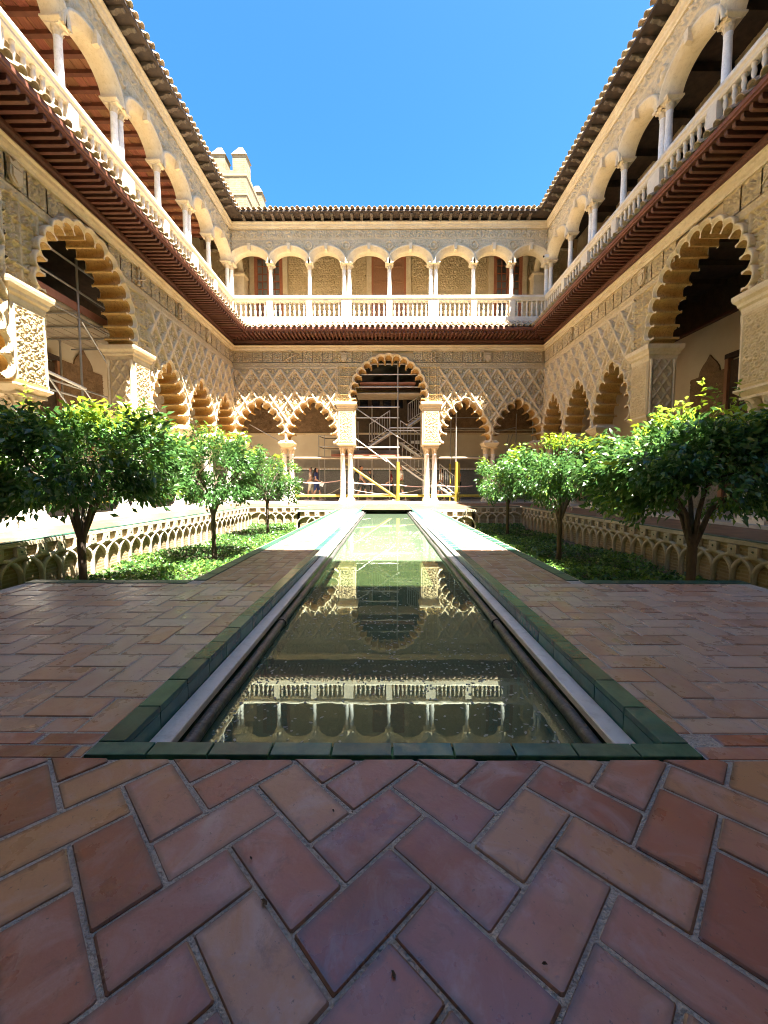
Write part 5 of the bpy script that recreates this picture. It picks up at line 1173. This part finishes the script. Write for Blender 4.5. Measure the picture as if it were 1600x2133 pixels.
# ---------------------------------------------------------------- visitors in the far gallery
def skin_body(name, J, E, R, m, parent, sub=2):
    me = bpy.data.meshes.new(name); me.from_pydata(J, E, []); me.materials.append(MATS[m])
    o = ob(name, me, parent); md = o.modifiers.new('skin', 'SKIN'); md.use_smooth_shade = True
    for v, r in zip(me.skin_vertices[0].data, R): v.radius = r if isinstance(r, tuple) else (r, r)
    me.skin_vertices[0].data[0].use_root = True
    sb = o.modifiers.new('sub', 'SUBSURF'); sb.levels = sub; sb.render_levels = sub
    return o
def person(label, px, Y, face, h=1.68, top='cloth_white', low='cloth_olive', skin='skin', hair='short', stride=0.22, long_low=False, arm=0.12, head_down=0.0, dress=False, extra=None):
    """a walking figure; face +1 looks to the right, -1 to the left; local x = walking direction"""
    X = at_y(px, 1000, Y)[0]
    T = empty('person', (X, Y, 0.06), (0, 0, 0 if face > 0 else pi), label=label, cat='person', group='visitors in the far gallery'); k = h/1.70
    S_ = lambda *p: tuple(q*k for q in p)
    hx = 0.03+head_down*0.12; hz = 1.55-head_down*0.06
    J = [S_(0, 0, 0.93), S_(0.0, 0, 1.12), S_(0.0, 0, 1.30), S_(0.01, 0, 1.43), S_(hx*0.7, 0, hz-0.08), S_(hx, 0, hz), S_(hx+0.01, 0, hz+0.09),
         S_(0, 0.09, 0.88), S_(stride*0.55+0.03, 0.09, 0.50), S_(stride, 0.09, 0.08), S_(stride+0.12, 0.09, 0.035),
         S_(0, -0.09, 0.88), S_(-stride*0.35+0.04, -0.09, 0.49), S_(-stride, -0.09, 0.10), S_(-stride+0.10, -0.09, 0.04),
         S_(0.0, 0.18, 1.37), S_(-arm*0.5, 0.23, 1.12), S_(arm+0.05, 0.23, 0.92), S_(arm+0.10, 0.22, 0.84),
         S_(0.0, -0.18, 1.37), S_(0.0, -0.23, 1.11), S_(arm*0.6+0.08, -0.24, 0.90), S_(arm*0.6+0.12, -0.23, 0.82)]
    E = [(0,1),(1,2),(2,3),(3,4),(4,5),(5,6),(0,7),(7,8),(8,9),(9,10),(0,11),(11,12),(12,13),(13,14),(2,15),(15,16),(16,17),(17,18),(2,19),(19,20),(20,21),(21,22)]
    R = [q if isinstance(q, float) else q for q in [0.115, 0.105, 0.125, 0.06, 0.052, 0.088, 0.075, 0.085, 0.058, 0.040, 0.032, 0.085, 0.058, 0.040, 0.032, 0.055, 0.042, 0.032, 0.026, 0.055, 0.042, 0.032, 0.026]]
    R = [q*k for q in R]
    body = skin_body('body', J, E, R, skin, T)
    # shirt: torso with short sleeves, slightly larger than the body
    js = [S_(0, 0, 0.90), S_(0, 0, 1.12), S_(0, 0, 1.30), S_(0.01, 0, 1.405), S_(0, 0.18, 1.365), S_(-arm*0.3, 0.225, 1.20), S_(0, -0.18, 1.365), S_(0, -0.225, 1.20)]
    rs_ = [0.135, 0.125, 0.142, 0.075, 0.075, 0.066, 0.075, 0.066]
    skin_body('shirt', js, [(0,1),(1,2),(2,3),(2,4),(4,5),(2,6),(6,7)], [q*k for q in rs_], top, T)
    zl = 0.12 if long_low else 0.48
    f = 1.0 if long_low else 0.55
    jl = [S_(0, 0, 0.95), S_(0, 0.09, 0.86), S_(stride*f+0.02, 0.09, zl), S_(0, -0.09, 0.86), S_(-stride*f*0.8+0.02, -0.09, zl)]
    if dress: jl = [S_(0, 0, 1.0), S_(0, 0, 0.86), S_(0.02, 0, 0.60)]; skin_body('skirt', jl, [(0,1),(1,2)], [q*k for q in (0.125, 0.155, 0.185)], low, T)
    else: skin_body('trousers', jl, [(0,1),(1,2),(0,3),(3,4)], [q*k for q in (0.13, 0.10, 0.078, 0.10, 0.078)], low, T)
    if hair == 'long': skin_body('hair', [S_(hx-0.02, 0, hz+0.09), S_(hx-0.055, 0, hz), S_(-0.09, 0, 1.36), S_(-0.12, 0, 1.15)], [(0,1),(1,2),(2,3)], [q*k for q in (0.086, 0.090, 0.085, 0.05)], 'hair', T)
    else: skin_body('hair', [S_(hx-0.02, 0, hz+0.10), S_(hx-0.055, 0, hz+0.03)], [(0,1)], [q*k for q in (0.083, 0.075)], 'hair', T)
    for sgn in (1, -1): MB().add([S_(x + sgn*(stride), 0.09*sgn+y, z) for x in (-0.06, 0.19) for y in (-0.045, 0.045) for z in (-0.01, 0.075 if x < 0 else 0.04)], [(0,1,3,2),(4,6,7,5),(0,4,5,1),(2,3,7,6),(1,5,7,3),(0,2,6,4)]).build('shoe', 'cloth_white' if sgn > 0 else 'cloth_white', T)
    return T
YP = 20.0
person('man in pale peach shirt and light shorts walking left behind the far arcade', 648, YP+0.2, -1, 1.70, 'cloth_peach', 'cloth_cream', stride=0.15)
w2 = person('long-haired woman in navy top and blue shorts holding white paper', 659, YP, 1, 1.68, 'cloth_navy', 'cloth_navy', hair='long', stride=0.20, arm=0.25)
ob('leaflet', MB().box(-0.09, 0.09, -0.006, 0.006, -0.12, 0.12).mesh('leaflet', 'white_paint'), None, (at_y(664, 1000, YP)[0]+0.20, YP-0.24, 0.88), (0.3, 0.5, 0), label='white leaflet held by the long-haired woman', cat='leaflet')
w3 = person('man in grey T-shirt with a dark backpack behind the yellow brace', 752, YP, 1, 1.76, 'cloth_grey', 'cloth_dark', stride=0.30)
bp_ = frustum(-0.11, 0.11, -0.15, 0.15, [(-0.04, 0.0), (0.0, 0.06), (0.0, 0.34), (-0.05, 0.44)])
ob('backpack', MB().add(*bp_).mesh('backpack', 'cloth_dark'), None, (at_y(752, 1000, YP)[0]-0.23, YP, 1.02), label='dark backpack on the man in the grey T-shirt', cat='backpack')
person('person in dark clothes with bowed head beside the man in grey', 775, YP+0.5, -1, 1.62, 'cloth_dark', 'cloth_dark', stride=0.06, head_down=0.8)
person('person in dark red top walking left near the yellow post', 814, YP+0.4, -1, 1.58, 'cloth_red', 'cloth_dark', long_low=True, stride=0.16, arm=0.2)
person('man in white T-shirt and olive shorts just right of the yellow post', 836, YP-0.3, -1, 1.76, 'cloth_white', 'cloth_olive', stride=0.24)
person('woman in cream top and denim shorts between the right-hand column pair', 919, YP-0.2, -1, 1.64, 'cloth_cream', 'cloth_denim', hair='long', stride=0.20)
person('person in orange top behind the yellow pads at the right', 955, YP, -1, 1.66, 'cloth_orange', 'cloth_dark', stride=0.10)

# ---------------------------------------------------------------- small things
sc_ = empty('security_camera', P_(1142, 534, FAR_Y-0.12), label='white security camera at the right corner of the upper gallery', cat='camera')
MB().box(-0.17, 0.07, -0.07, 0.05, -0.06, 0.05).build('housing', 'white_paint', sc_); MB().lathe([(0.04, 0), (0.04, 0.05)], n=10).build('lens', 'black_gloss', sc_, loc=(-0.17, 0, -0.005), rot=(0, -pi/2, 0)); MB().tube([(0.05, 0, 0), (0.17, 0.05, 0.06), (0.20, 0.2, 0.06)], 0.02, 8).build('bracket', 'white_paint', sc_)
jb = empty('wall_sockets', P_(864, 921, FAR_Y+T_WALL+2.6), label='white socket boxes on the wall behind the scaffold stairs', cat='socket box')
MB().bbox(-0.20, -0.02, -0.05, 0.0, -0.07, 0.07).build('box', 'white_paint', jb); MB().bbox(0.03, 0.25, -0.06, 0.0, -0.10, 0.08).build('box', 'white_paint', jb); MB().tube([(0.2, -0.03, -0.1), (0.24, -0.03, -0.3), (0.14, -0.03, -0.45)], 0.012, 6).build('cable', 'black_gloss', jb)
for x, y, sz, lb in ((557, 1890, 0.0075, 'largest dark leaf crumb, lying left of centre on the near pavers'), (696, 1696, 0.0045, 'curled leaf crumb lying just below the left half of the pool edge'),
                     (733, 1692, 0.003, 'speck of dry leaf beside the curled leaf crumb below the pool edge'), (525, 1795, 0.004, 'pale dry leaf lying in a paver joint left of centre'),
                     (1128, 2012, 0.004, 'dry leaf speck on the pavers at the lower right'), (824, 2045, 0.0055, 'long straw-like crumb on the pavers at the bottom centre')):
    p = at_z(x, y, 0.0); a = random.uniform(0, 6.28); r = sz
    V = [(0, 0, 0.001), (r*0.8, r*0.55, 0.003), (r*1.7, r*0.35, 0.0045), (r*2.6, 0, 0.0012), (r*1.9, -r*0.5, 0.003), (r*0.9, -r*0.6, 0.002), (r*1.3, 0, 0.0008)]
    ob('dry_leaf', MB().add(V, [(0, 1, 6), (1, 2, 6), (2, 3, 6), (3, 4, 6), (4, 5, 6), (5, 0, 6)]).mesh('dry_leaf', 'leaf_litter'), None, (p[0], p[1], 0.003), (0, 0, a), label=lb, cat='dry leaf', group='crumbs of dry leaf on the near pavers')
